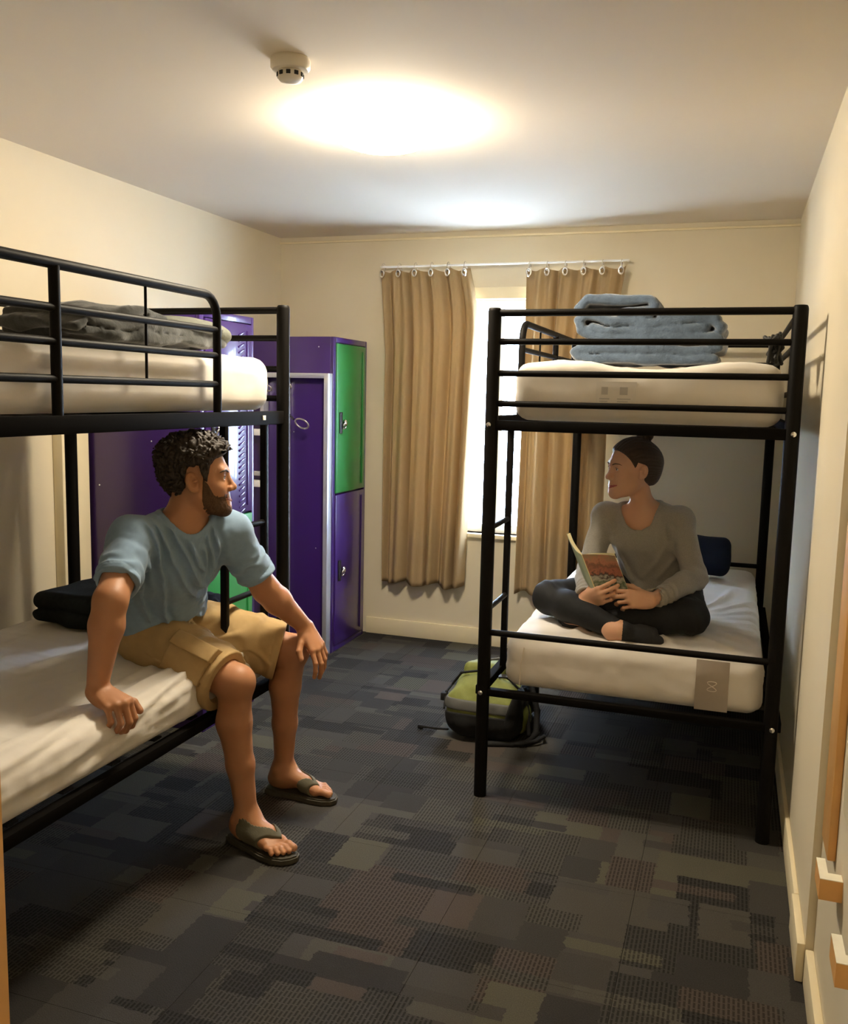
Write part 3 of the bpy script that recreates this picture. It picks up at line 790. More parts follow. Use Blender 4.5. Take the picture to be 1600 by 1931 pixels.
# ================================================================== THE MAN
m_skin1 = mskin('tanned_skin', (.46, .215, .105))
m_hair1 = mat('dark_brown_hair', (.028, .018, .012), .55, var=.5, vscale=140, bump=.3, bscale=500, spec=.4)
m_beard = mat('beard_stubble', (.105, .058, .032), .7, var=.45, vscale=260, bump=.5, bscale=600, spec=.2)
m_lip1 = mat('lip_skin', (.42, .15, .10), .45, var=.06)
m_shirt = mat('slate_blue_jersey', (.24, .35, .48), .9, var=.10, vscale=60, bump=.10, bscale=500, spec=.15, sheen=.2)
m_short = mat('khaki_cotton', (.46, .315, .145), .85, var=.10, vscale=40, bump=.12, bscale=420, spec=.2)
m_flip = mat('olive_brown_rubber', (.060, .052, .036), .7, var=.15, vscale=60, bump=.1)
m_strap = mat('olive_fabric_strap', (.105, .095, .060), .8, var=.15, vscale=80, bump=.15)

man = thing('person', 'bearded man in slate blue T-shirt, khaki cargo shorts and flip-flops, sitting on the left bunk', 'person', (-1.80, 2.56, .58))
MO = np.array([-1.80, 2.56, .58])
def add_part(name, fields, f, vox, m, **k): return sdf_mesh(name, fields, f, vox, m, man, origin=MO, **k)
shR, shL = V3(-1.666, 2.242, 1.026), V3(-1.520, 2.538, 1.018)
elR, wrR, elL, wrL = V3(-1.590, 2.035, .893), V3(-1.610, 1.995, .650), V3(-1.455, 2.665, .811), V3(-1.378, 2.80, .662)
hipR, hipL = V3(-1.80, 2.475, .668), V3(-1.80, 2.655, .668)
knR, knL, anR, anL = V3(-1.443, 2.445, .557), V3(-1.432, 2.812, .565), V3(-1.428, 2.485, .105), V3(-1.495, 2.87, .105)
Pm, Cw, Cc, Nb = V3(-1.835, 2.565, .685), V3(-1.775, 2.515, .81), V3(-1.668, 2.432, .942), V3(-1.598, 2.395, 1.066)
rt = -unit(V3(.40, .91, -.02)); uc = Nb-Cw; uc = unit(uc-rt*(uc @ rt)); fc = np.cross(uc, rt); CM = np.stack([rt, fc, uc], 1)
PMm = np.stack([V3(-.06, -1, 0)/np.linalg.norm([.06, 1]), V3(1, -.06, 0)/np.linalg.norm([.06, 1]), V3(0, 0, 1)], 1)
hd = R(24); HMm = frame(V3(math.cos(hd), math.sin(hd), .05), V3(-.03, 0, 1)); Hm = V3(-1.560, 2.432, 1.201)

B = Field()
B.el(Pm, PMm, (.15, .115, .11), .03); B.el(Cw, CM, (.14, .105, .15), .05); B.el(Cc, CM, (.155, .105, .16), .05)
for s_ in (shR, shL):
    B.rc(Nb-uc*.05, s_, .055, .052, .04); B.sp(s_, .054, .03)
def arm(F, s_, e, w_, d=0.0, k=.02):
    F.rc(s_, e, .054+d, .044+d, k)
    md = e+(w_-e)*.28
    F.rc(e, md, .044+d, .0455+d, .02); F.rc(md, w_, .0455+d, .0275+d, .02)
arm(B, shR, elR, wrR); arm(B, shL, elL, wrL)
def leg(F, h, kn, an, d=0.0):
    F.rc(h, kn, .088+d, .057+d, .03)
    sh = unit(an-kn); bk = V3(-1, 0, 0)
    F.sp(kn+V3(.014, 0, .006), .047+d, .02)
    c1 = kn+(an-kn)*.30+bk*.018; c2 = kn+(an-kn)*.62+bk*.008
    F.rc(kn, c1, .052+d, .054+d, .02); F.rc(c1, c2, .054+d, .043+d, .02); F.rc(c2, an, .043+d, .034+d, .02)
leg(B, hipR, knR, anR); leg(B, hipL, knL, anL)
hw_ = head_field(B, Hm, HMm, .97, Nb, (.053, .060), nose=.97)
hRw = hand_field(B, wrR, V3(.90, -.20, -.24), V3(.25, -.15, .95), -1, 1.08, [(58, 48, 30), (60, 50, 32), (60, 52, 34), (60, 54, 34)], .02, ((.55, .80, -.30), (.12, .85, -.60)))
hLw = hand_field(B, wrL, V3(.55, -.12, -.66), V3(.85, -.32, .55), 1, 1.02, [(14, 24, 16), (18, 26, 18), (20, 30, 20), (20, 34, 20)], .10, ((.62, .75, -.2), (.22, .95, -.15)))
dR, dL = V3(.95, -.27, 0), V3(1.0, .0, 0); SOLE = .024
heR, heL = V3(-1.492, 2.503, 0), V3(-1.555, 2.87, 0)
fRw = foot_field(B, heR, dR, 1, 1.04, SOLE, anR+V3(0, 0, -.01)); fLw = foot_field(B, heL, dL, -1, 1.04, SOLE, anL+V3(0, 0, -.01))
add_part('body', [B], lambda P, S: smax(S[0].ev(P), np.where(P[:, 0] < -1.56, .584-P[:, 2], -9.), .004), .0027, m_skin1)
head_parts(man, B, hw_, MO, HMm, .97, (.035, .018, .010), m_hair1, m_lip1, .005, True, 1.0, 1.15)

# hair: curly cap over the skull
SC = Field().el(hw_(0, -.012, .030), HMm, (.077, .1, .090), 0)
yk = [-.12, -.075, -.050, -.036, -.026, .012, .024, .034, .040, .052, .072, .085, .11]
zk = [-.065, -.070, -.060, -.035, .030, .036, -.014, -.016, .030, .050, .062, .068, .072]
def hair_f(P, S):
    L = (P-Hm) @ HMm
    w_ = L[:, 2]-np.interp(L[:, 1]+.004*vnoise(P, .012), yk, zk)+.004*vnoise(P, .009)
    ins = sstep(w_, -.006, .016)
    tm = .010+.019*sstep(L[:, 2], .02, .10)+.006*sstep(-L[:, 1], .02, .10)
    cu = worley(P+.012*np.stack([vnoise(P, .03), vnoise(P+9, .03), vnoise(P+5, .03)], -1), .0135)
    return S[0].ev(P)-(tm*ins - .022*(1-ins)) - (.020*(.52-cu))*ins
add_part('hair', [SC], hair_f, .0025, m_hair1, margin=.06)
# beard: follows the jaw
def beard_f(P, S):
    L = (P-Hm) @ HMm; x, y, z = L.T; ax = np.abs(x)
    top = np.interp(y, [-.02, .012, .020, .036, .05, .075, .085, .12], [-.16, -.10, .0, -.018, -.052, -.060, -.050, -.050])
    reg = np.minimum(top-z, y-.004+.32*(z+.045))+.004*vnoise(P, .007)
    lip = np.hypot(x/1.25, z+.072)-.0215
    reg = np.minimum(reg, np.where(y > .06, lip, 1)); reg = np.minimum(reg, z+.135)
    th = np.clip(reg*.16, -.01, .0024) + .0010*vnoise(P, .004)
    return S[0].ev(P)-th
add_part('beard', [B], beard_f, .0023, m_beard, lo=hw_(0, .03, -.07)-.13, hi=hw_(0, .03, -.07)+.13)

# T-shirt
FA = [[(0.194, 0.247), (0.132, 0.142), (0.092, 0.026), (0.027, -0.14), (-0.023, -0.205), (-0.084, -0.21), (-0.133, -0.19)],
      [(0.162, 0.231), (0.091, 0.123), (0.017, 0.016), (-0.058, -0.066), (-0.102, -0.081)],
      [(0.14, 0.243), (0.065, 0.15), (-0.038, 0.009), (-0.073, -0.004), (-0.08, 0.058), (-0.036, 0.17)],
      [(0.052, 0.193), (-0.01, 0.082), (-0.04, 0.063), (-0.031, 0.125)], [(-0.035, 0.23), (-0.082, 0.12), (-0.094, 0.041)],
      [(.15, .02), (.11, -.08), (.06, -.17)], [(.175, .12), (.15, .02), (.13, -.09)]]
T = Field()
T.el(V3(-1.80, 2.552, .700), PMm, (.172, .145, .13), .05); T.el(Cw+fc*.012, CM, (.158, .128, .15), .06); T.el(Cc+fc*.006, CM, (.176, .122, .165), .06)
for s_ in (shR, shL):
    T.rc(Nb-uc*.055, s_, .068, .063, .05); T.sp(s_, .066, .03)
SL = Field(); AR = Field()
arms = []
for s_, e in ((shR, elR), (shL, elL)):
    a = unit(e-s_); cut = s_+(e-s_)*.74
    arms.append((s_, a, cut))
    SL.rc(s_, s_+(e-s_)*1.05, .066, .064, .01)
    AR.rc(s_+(e-s_)*.60, s_+(e-s_)*1.1, .0475, .0485, .0)
nk_ax = unit(hw_(0, -.02, -.06)-Nb); NK = Field().rc(Nb-uc*.002, Nb+nk_ax*.2, .070, .078, 0)
def shirt_f(P, S):
    L = (P-Cc) @ CM
    d = S[0].ev(P); sl = S[1].ev(P)
    front = sstep(L[:, 1], -.02, .05)
    disp = .0035*vnoise(P*np.array([1, 1, .6]), .05)+.0015*vnoise(P, .022)
    for i, pl in enumerate(FA):
        dd = polydist(L[:, 0]+.006*vnoise(P, .05), L[:, 2], pl)
        disp = disp + front*(.0115*np.exp(-(dd/.0065)**2) - .006*np.exp(-((dd-.017)/.010)**2))
    disp = disp*sstep(S[3].ev(P), .010, .030)
    band = np.zeros(len(P))
    cutp = None
    for (s_, a, c_) in arms:
        t = (P-c_) @ a; near = np.linalg.norm(P-c_, axis=1) < .21
        q = np.where(near, t, -9.); cutp = q if cutp is None else np.maximum(cutp, q)
        ph = (P-s_) @ a
        band = band + np.where(near & (np.abs(t+.021) < .0022), .0018, 0)
        disp = disp + np.where(near, .0026*np.sin(ph*120+5*vnoise(P, .05))*sstep(ph, .03, .10), 0)
    sl = smax(sl, cutp, .004)
    sl = smax(sl, -S[2].ev(P), .002)
    d = smin(d, sl, .028) - disp + band
    nk = S[3].ev(P)
    d = d - .0025*((nk < .016) & (nk > 0))
    d = smax(d, -nk, .004)
    hem = .618+.105*sstep(P[:, 0], -1.93, -1.70) + .006*np.sin(P[:, 1]*60) - P[:, 2]
    d = smax(d, hem, .006)
    return d
add_part('t_shirt', [T, SL, AR, NK], shirt_f, .0036, m_shirt)

# cargo shorts
SH = Field(); SH.el(Pm+V3(0, 0, -.012), PMm, (.162, .128, .112), .03)
lg = []
for h, kn in ((hipR, knR), (hipL, knL)):
    a = unit(kn-h); SH.rc(h, h+(kn-h)*1.05, .102, .088, .03); SH.rc(h+(kn-h)*.5-V3(0, 0, .01), h+(kn-h)*1.05-V3(0, 0, .026), .092, .088, .03); lg.append((h, a, h+(kn-h)*.90))
LGI = Field()
for h, kn in ((hipR, knR), (hipL, knL)): LGI.rc(h+(kn-h)*.45-V3(0, 0, .008), h+(kn-h)*1.3-V3(0, 0, .02), .060, .088, 0)
def pant_base(P, S): return S[0].ev(P)
def shorts_f(P, S):
    d = S[0].ev(P); disp = .004*vnoise(P*np.array([.8, 1, 1]), .055)+.002*vnoise(P, .025)
    cutp = np.full(len(P), -9.)
    for h, a, c_ in lg:
        t = (P-c_) @ a; near = np.linalg.norm(P-c_, axis=1) < .20; cutp = np.maximum(cutp, np.where(near, t, -9.))
        disp = disp - np.where(near & (np.abs(t+.028) < .002), .0016, 0)
        rr = P-h; al = rr @ a
        ang = np.arctan2(P[:, 2]-h[2]+.3*al, P[:, 1]-h[1])
        disp = disp + .0075*np.maximum(0, np.sin(al*48+ang*2.2+h[1]*9+2*vnoise(P, .09)))**2*sstep(al, .02, .1)*np.where(np.linalg.norm(rr-al[:, None]*a, axis=1) < .14, 1, 0)
    d = smax(d-disp, cutp, .004); d = smax(d, -S[1].ev(P), .003)
    return smax(d, np.where(P[:, 0] < -1.545, .578-P[:, 2], -.05+.04*0-P[:, 2]*0), .008)
shorts = add_part('cargo_shorts', [SH, LGI], shorts_f, .0039, m_short)
h, a = hipR, unit(knR-hipR)
pz = unit(V3(0, 0, 1)-a*a[2]); py = np.cross(a, pz)    # py points to -Y side or +Y
if py[1] > 0: py = -py
py = unit(py+pz*.55); pz = np.cross(py, a)*1.0; pz = pz if pz[2] > 0 else -pz
pc_ = hipR+a*.235+pz*.012+py*.085
def pocket(off, ua, ub, za, zb, nm, vox=.003):
    def f(P, S):
        L = np.stack([(P-pc_) @ a, (P-pc_) @ pz, (P-pc_) @ py], -1)
        bxd = np.maximum(np.maximum(np.abs(L[:, 0]-(ua+ub)/2)-(ub-ua)/2, np.abs(L[:, 1]-(za+zb)/2)-(zb-za)/2), -L[:, 2]-.05)
        d = smax(S[0].ev(P)-off-.003*vnoise(P, .03), bxd, .003)
        return smax(d, np.where(P[:, 0] < -1.545, .580-P[:, 2], -.05), .004)
    return sdf_mesh(nm, [SH], f, vox, m_short, shorts, lo=pc_-.16, hi=pc_+.16, origin=MO)
pocket(.0165, -.070, .075, -.075, .050, 'cargo_pocket'); pocket(.0245, -.074, .079, .005, .056, 'pocket_flap')
# waistband knot
kt = V3(-1.672, 2.535, .722)
F = Field(); F.sp(kt, .013, .004); F.chain([kt, kt+V3(.012, -.02, -.02), kt+V3(.02, -.022, -.05)], [.006, .005, .005], .004); F.chain([kt, kt+V3(.015, .012, -.025)], [.006, .005], .004)
sdf_mesh('drawstring', [F], lambda P, S: S[0].ev(P), .002, mat('pale_cord', (.5, .4, .22), .8), shorts, margin=.01, origin=MO)

# flip-flops
def flip(fw, sgn):
    out = [(-.012, 0), (-.004, .026), (.03, .038), (.08, .036), (.13, .040), (.18, .047), (.225, .046), (.258, .032), (.268, .012), (.262, -.012), (.245, -.034), (.21, -.050), (.165, -.052), (.11, -.042), (.06, -.038), (.02, -.034), (-.006, -.022)]
    bm = bmesh.new()
    lo = [bm.verts.new(Vector(fw(x, y, 0)-MO)) for x, y in out]; hi = []
    for v in lo: v.co.z = 0.0-MO[2]
    for x, y in out:
        q = Vector(fw(x, y, 0)-MO); q.z = SOLE-.001-MO[2]; hi.append(bm.verts.new(q))
    n = len(out); bm.faces.new(lo[::-1]); bm.faces.new(hi)
    for i in range(n): bm.faces.new((lo[i], lo[(i+1) % n], hi[(i+1) % n], hi[i]))
    bmesh.ops.recalc_face_normals(bm, faces=bm.faces)
    bmesh.ops.bevel(bm, geom=[e for e in bm.edges if abs(e.verts[0].co.z-e.verts[1].co.z) < 1e-5], offset=.005, segments=2, affect='EDGES')
    o = fin(bm, 'flip_flop', m_flip, man, True)
    e0, e1, e2 = fw(0, 0, 0), fw(1, 0, 0)-fw(0, 0, 0), fw(0, 1, 0)-fw(0, 0, 0)
    def f(P, S):
        a_ = (P-e0) @ e1/(e1 @ e1); b_ = (P-e0) @ e2/(e2 @ e2); db = np.abs(b_-.012)
        reg = np.abs(a_-(.192-db*1.45))-(.011+.36*db)
        return np.maximum(smax(S[0].ev(P)-.0055, reg*.9, .003), SOLE-.004-P[:, 2])
    c = fw(.13, 0, .04)
    sdf_mesh('strap', [B], f, .0024, m_strap, o, lo=c-.11, hi=c+.11, origin=MO)
flip(fRw, 1); flip(fLw, -1)

# ================================================================== THE WOMAN
m_skin2 = mskin('fair_skin', (.66, .365, .225))
m_hair2 = mat('brown_hair', (.040, .022, .012), .5, var=.35, vscale=90, bump=.25, bscale=300, spec=.4)
m_lip2 = mat('rose_lips', (.42, .10, .085), .4, var=.06)
m_sweat = mat('grey_marl_knit', (.33, .305, .265), .9, var=.18, vscale=220, bump=.15, bscale=600, spec=.15, sheen=.2)
m_legg = mat('black_leggings', (.012, .0125, .014), .75, var=.2, vscale=80, bump=.06, bscale=400, spec=.3)
m_sock = mat('charcoal_sock', (.030, .030, .032), .9, var=.2, vscale=120, bump=.1, bscale=500, spec=.15)
wom = thing('person', 'woman in grey sweater and black leggings, sitting cross-legged on the right bunk with a book', 'person', (-.27, 3.70, .60))
WO = np.array([-.27, 3.70, .60])
def wpart(name, fields, f, vox, m, par=None, **k): return sdf_mesh(name, fields, f, vox, m, par or wom, origin=WO, **k)
wsR, wsL = V3(-.470, 3.665, 1.003), V3(-.183, 3.625, 1.008)
weR, weL = V3(-.522, 3.62, .785), V3(-.112, 3.60, .795)
wwR, wwL = V3(-.492, 3.375, .722), V3(-.252, 3.352, .745)
whR, whL = V3(-.345, 3.79, .685), V3(-.175, 3.785, .685)
wkR, wkL = V3(-.650, 3.47, .695), V3(-.112, 3.42, .682)
waR, waL = V3(-.345, 3.245, .648), V3(-.455, 3.375, .640)
wP, wW, wC, wN = V3(-.26, 3.79, .695), V3(-.275, 3.755, .81), V3(-.31, 3.70, .935), V3(-.326, 3.665, 1.05)
wr = unit(V3(-.319, .04, -.008)); wu = wN-wW; wu = unit(wu-wr*(wu @ wr)); wf = np.cross(wu, wr); WM = np.stack([wr, wf, wu], 1)
wrp = V3(-1, .1, 0)/math.hypot(1, .1); WP = np.stack([wrp, np.cross(V3(0, 0, 1), wrp), V3(0, 0, 1)], 1)
WHM = frame(V3(-.81, -.584, -.02), V3(.02, 0, 1)); WH = V3(-.375, 3.615, 1.205); ws = .955
A = Field()
A.el(wP, WP, (.155, .115, .10), .03); A.el(wW, WM, (.115, .09, .14), .05); A.el(wC, WM, (.130, .090, .15), .05)
for s_ in (wsR, wsL): A.rc(wN-wu*.05, s_, .042, .040, .04); A.sp(s_, .043, .03)
def warm(F, s_, e, w_, d=0.0, k=.02):
    F.rc(s_, e, .041+d, .034+d, k); md = e+(w_-e)*.3
    F.rc(e, md, .035+d, .036+d, .015); F.rc(md, w_, .036+d, .0225+d, .02)
warm(A, wsR, weR, wwR); warm(A, wsL, weL, wwL)
LEG = Field()
def wleg(F, h, kn, an, d=0.0):
    F.rc(h, kn, .086+d, .058+d, .03); c1 = kn+(an-kn)*.3
    F.rc(kn, c1, .052+d, .053+d, .025); F.rc(c1, an, .053+d, .030+d, .02)
wleg(A, whR, wkR, waR); wleg(A, whL, wkL, waL)
whw = head_field(A, WH, WHM, ws, wN, (.039, .043), nose=.96, jaw=.80, ear=.86)
wRw = hand_field(A, wwR, V3(.66, -.52, .32), V3(-.30, -.80, -.15), -1, .92, [(30, 38, 28), (34, 42, 30), (38, 46, 34), (40, 48, 34)], .07, ((.62, .55, -.55), (.3, .85, -.4)))
wLw = hand_field(A, wwL, V3(-.88, -.36, .06), V3(-.25, -.85, .35), 1, .92, [(26, 34, 26), (32, 40, 30), (38, 46, 34), (42, 48, 36)], .07, ((.55, .65, -.5), (.2, .9, -.35)))
# feet: right foot in front, left one tucked under the other shin
def wfoot(F, an, d, up_):
    d = unit(d); u_ = unit(np.asarray(up_, float)-d*np.dot(d, up_)); l = np.cross(d, u_)
    F.rc(an, an-d*.03-u_*.018, .032, .030, .02); F.rc(an-d*.02-u_*.015, an+d*.085-u_*.024, .032, .024, .025)
    F.rc(an+d*.075+l*.012-u_*.024, an+d*.135+l*.014-u_*.034, .022, .015, .02); F.rc(an+d*.07-l*.014-u_*.026, an+d*.115-l*.018-u_*.034, .018, .012, .02)
wfoot(A, waR, V3(.93, .10, -.02), V3(.05, -.75, .45)); wfoot(A, waL, V3(-.9, .1, -.03), V3(0, -.6, .5))
flat = lambda P, d, z0: smax(d, z0-P[:, 2], .004)
wpart('body', [A], lambda P, S: flat(P, S[0].ev(P), .594), .0027, m_skin2)
head_parts(wom, A, whw, WO, WHM, ws, (.05, .035, .025), mat('brown_brow', (.10, .055, .03), .7), m_lip2, .007, False, 1.15, .9)
# hair drawn back into a bun
HS = Field().el(whw(0, -.014, .030), WHM, np.array([.0775, .1005, .0905])*ws, 0)
HS.sp(whw(0, -.072, .020), .056*ws, .03); HS.sp(whw(0, -.075, -.030), .040*ws, .03)
BUN = Field(); bc = whw(0, -.055, .135)
BUN.el(bc, WHM, (.034, .032, .024), 0); BUN.rc(whw(0, -.04, .105), bc, .022, .024, .012)
yk2 = [-.12, -.07, -.03, -.022, .014, .022, .040, .055, .070, .085, .11]; zk2 = [-.085, -.085, -.060, .012, .022, -.002, .030, .050, .066, .072, .075]
def whair(P, S):
    L = (P-WH) @ WHM/ws
    w_ = L[:, 2]-np.interp(L[:, 1], yk2, zk2); ins = sstep(w_, -.006, .016)
    st = np.sin(np.arctan2(L[:, 0], L[:, 2]+.02)*46+vnoise(P, .03)*2.5)*.0009
    d = S[0].ev(P)-(.0075*ins-.02*(1-ins))-st*ins
    b_ = S[1].ev(P)+.0035*np.sin(((P-bc) @ wr)*210+((P-bc) @ wu)*130+3*vnoise(P, .02))
    return smin(d, b_, .006)
wpart('hair', [HS, BUN], whair, .0025, m_hair2, margin=.05)
# sweater
W = Field(); W.el(wP+V3(0, 0, .02), WP, (.158, .125, .11), .05); W.el(wW+wf*.008, WM, (.138, .112, .15), .06); W.el(wC+wf*.004, WM, (.148, .102, .16), .05)
for g in (-1, 1): W.sp(wC+wr*g*.062+wf*.058+wu*.0, .052, .05)
for s_ in (wsR, wsL): W.rc(wN-wu*.055, s_, .050, .049, .045); W.sp(s_, .051, .03)
SV = Field(); SI = Field(); wcut = []
for s_, e, w_ in ((wsR, weR, wwR), (wsL, weL, wwL)):
    md = e+(w_-e)*.3; SV.rc(s_, e, .051, .045, .02); SV.rc(e, md, .046, .046, .018); SV.rc(md, w_+(w_-e)*.12, .046, .0365, .02)
    a = unit(w_-e); wcut.append((a, w_-a*.022)); SI.rc(w_-a*.045, w_+a*.05, .0265, .0285, 0)
NKW = Field().rc(wN+wf*.030-wu*.028, whw(0, -.02, -.05)+V3(0, 0, .05), .076, .072, 0)
def sweat_f(P, S):
    L = (P-wC) @ WM
    disp = .0035*vnoise(P*np.array([1, 1, .7]), .055)+.0016*vnoise(P, .024)
    fr_ = sstep(L[:, 1], -.02, .05)
    for pl in ([(-.10, .02), (-.06, -.06), (.0, -.13)], [(-.12, -.06), (-.06, -.13)], [(.10, .05), (.09, -.05), (.05, -.15)], [(.12, .09), (.115, .0)], [(-.115, .08), (-.11, -.01)]):
        dd = polydist(L[:, 0], L[:, 2], pl); disp = disp+fr_*(.005*np.exp(-(dd/.009)**2)-.003*np.exp(-((dd-.02)/.012)**2))
    sl = S[1].ev(P); cp = np.full(len(P), -9.)
    for (a, c_), e in zip(wcut, (weR, weL)):
        t = (P-c_) @ a; near = np.linalg.norm(P-c_, axis=1) < .10; cp = np.maximum(cp, np.where(near, t, -9.))
        disp = disp+np.where(near, .0022*np.sin(t*190), 0)*(t < -.01)
        r_ = np.linalg.norm(P-e, axis=1); disp = disp+.0032*np.sin(((P-e) @ V3(.3, .5, .9))*150)*np.exp(-(r_/.06)**2)
    sl = smax(smax(sl, cp, .003), -S[2].ev(P), .002)
    d = smin(S[0].ev(P), sl, .025)-disp
    nk = S[3].ev(P); d = d-.002*((nk < .014) & (nk > 0)); d = smax(d, -nk, .004)
    return smax(d, .655-P[:, 2], .01)
wpart('sweater', [W, SV, SI, NKW], sweat_f, .0036, m_sweat)
# leggings
G = Field(); G.el(wP, WP, (.160, .120, .105), .03); wleg(G, whR, wkR, waR, .0055); wleg(G, whL, wkL, waL, .0055)
def legg_f(P, S):
    d = S[0].ev(P); cp = np.full(len(P), -9.)
    for kn, an in ((wkR, waR), (wkL, waL)):
        a = unit(an-kn); c_ = an+a*.010; near = np.linalg.norm(P-c_, axis=1) < .06; cp = np.maximum(cp, np.where(near, (P-c_) @ a, -9.))
    disp = .002*vnoise(P, .04)
    for kn in (wkR, wkL, (whR+wkR)/2, whL): r_ = np.linalg.norm(P-kn, axis=1); disp = disp+.0022*np.sin(((P-kn) @ V3(.8, .5, .4))*130+3*vnoise(P, .06))*np.exp(-(r_/.09)**2)
    return flat(P, smax(d-disp, cp, .003), .592)
wpart('leggings', [G], legg_f, .004, m_legg)
FT = Field(); wfoot(FT, waR, V3(.93, .10, -.02), V3(.05, -.75, .45)); FT2 = Field(); wfoot(FT2, waL, V3(-.9, .1, -.03), V3(0, -.6, .5))
for F_, an, d in ((FT, waR, V3(.93, .10, -.02)), (FT2, waL, V3(-.9, .1, -.03))):
    c_ = an+unit(d)*.004
    wpart('sock', [F_], lambda P, S, c_=c_, d=d: flat(P, smax(S[0].ev(P)-.004, -((P-c_) @ unit(d)), .003), .591), .0028, m_sock)

# ================================================================== BOOK IN HER HANDS
def book():
    TL, TR, BL = V3(-.508, 3.335, .897), V3(-.390, 3.330, .902), V3(-.452, 3.345, .765)
    LO = V3(-.566, 3.375, .968)
    t = thing('book', 'open paperback with cream pages and a reddish printed cover, held by the woman', 'book', tuple(BL))
    m_page = mat('cream_paper', (.82, .72, .42), .8, var=.06, vscale=300)
    m = bpy.data.materials.new('printed_cover'); m.use_nodes = True; nt = m.node_tree; N_, L_ = nt.nodes, nt.links; b = N_['Principled BSDF']; b.inputs['Roughness'].default_value = .35
    tc = N_.new('ShaderNodeTexCoord'); sp = N_.new('ShaderNodeSeparateXYZ'); L_.new(tc.outputs['Object'], sp.inputs[0])
    nz = N_.new('ShaderNodeTexNoise'); nz.inputs['Scale'].default_value = 55; nz.inputs['Detail'].default_value = 3; L_.new(tc.outputs['Object'], nz.inputs['Vector'])
    ad = N_.new('ShaderNodeMath'); ad.operation = 'MULTIPLY_ADD'; ad.inputs[1].default_value = .075; L_.new(nz.outputs['Fac'], ad.inputs[0]); L_.new(sp.outputs['Z'], ad.inputs[2])
    rp = N_.new('ShaderNodeValToRGB'); els = rp.color_ramp.elements
    mp = N_.new('ShaderNodeMapRange'); mp.inputs[1].default_value = 0; mp.inputs[2].default_value = .185; L_.new(ad.outputs[0], mp.inputs[0]); L_.new(mp.outputs[0], rp.inputs[0])
    cs = [(0, (.20, .17, .10)), (.22, (.42, .42, .34)), (.36, (.10, .15, .08)), (.46, (.45, .44, .36)), (.53, (.05, .035, .03)), (.60, (.42, .15, .09)), (.72, (.20, .10, .06)), (.80, (.48, .20, .12)), (.95, (.30, .22, .12))]
    while len(els) < len(cs): els.new(.5)
    for e, (p, c_) in zip(els, cs): e.position = p; e.color = c_+(1,)
    L_.new(rp.outputs[0], b.inputs['Base Color'])
    dn = BL-TL
    def slab(name, mm, ow, bulge, off0, off1, grow=0.0, par=t):
        nu, nv = 10, 6; n0 = unit(np.cross(dn, ow)); P = []; Fc = []
        if n0[1] < 0: n0 = -n0
        for side in (off0, off1):
            for j in range(nv+1):
                for i in range(nu+1):
                    u = (i/nu)*(1+grow); v = -grow*.5+(1+grow)*j/nv
                    q = TL+ow*u+dn*v + n0*(bulge*math.sin(math.pi*min(1, u))+side*min(1, .35+3*u)) - BL
                    P.append(q)
        K = (nu+1)*(nv+1)
        def vi(s, i, j): return s*K+j*(nu+1)+i
        for j in range(nv):
            for i in range(nu):
                Fc.append((vi(0, i, j), vi(0, i+1, j), vi(0, i+1, j+1), vi(0, i, j+1))); Fc.append((vi(1, i, j), vi(1, i, j+1), vi(1, i+1, j+1), vi(1, i+1, j)))
        for i in range(nu):
            for j in (0, nv): f = (vi(0, i, j), vi(1, i, j), vi(1, i+1, j), vi(0, i+1, j)); Fc.append(f if j == 0 else f[::-1])
        for j in range(nv):
            for i in (0, nu): f = (vi(0, i, j), vi(0, i, j+1), vi(1, i, j+1), vi(1, i, j)); Fc.append(f if i == 0 else f[::-1])
        me = bpy.data.meshes.new(name); me.from_pydata([tuple(p) for p in P], [], Fc); me.update(); return link(name, me, mm, par)
    slab('front_cover', m, TR-TL, .010, 0, .0015, .02)
    slab('page_block', m_page, TR-TL, .010, .0016, .012)
    slab('page_leaf', m_page, (TR-TL)*.98+V3(0, .02, .004), .014, .0135, .0155)
    slab('page_block', m_page, LO-TL, -.006, -.008, .004)
    slab('back_cover', mat('pale_green_cover', (.40, .48, .36), .4), LO-TL, -.006, -.010, -.0082, .02)
book()

# ================================================================== BLANKETS, BAGS, PILLOWS
m_fleece = mat('blue_fleece', (.068, .098, .145), .95, var=.35, vscale=45, bump=.6, bscale=160, spec=.1, sheen=.6)
m_dkblk = mat('charcoal_blanket', (.040, .042, .040), .95, var=.3, vscale=40, bump=.3, bscale=140, spec=.1, sheen=.3)
m_greyg = mat('grey_green_lining', (.14, .145, .125), .9, var=.2, vscale=40, bump=.3, bscale=140, spec=.1)
m_navy = mat('navy_fabric', (.010, .014, .030), .85, var=.2, vscale=40, bump=.15, bscale=200, spec=.2)
def ribbon(pl, r):
    def f(P):
        return polydist(P[:, 0], P[:, 1], pl)-r
    return f
def folded(name, label, cat, loc, pls, depth, m, axis, r=.017, vox=.0058, nz=.006, lo=None, hi=None, part='folded_layers'):
    t = thing(name, label, cat, loc)
    def f(P, S):
        Q = P+np.stack([vnoise(P+3, .07), vnoise(P+7, .07), vnoise(P, .07)], -1)*nz
        a, b_ = (Q[:, 0], Q[:, 1]) if axis == 0 else (Q[:, 1], Q[:, 0])
        d = None
        for pl in pls:
            v = polydist(a, Q[:, 2], pl)-r
            d = v if d is None else smin(d, v, .004)
        return smax(d, np.abs(b_)-depth/2-.012*vnoise(P, .12), .016)-.0012*vnoise(P, .012)
    sdf_mesh(part, [], f, vox, m, t, lo=lo, hi=hi)
    return t
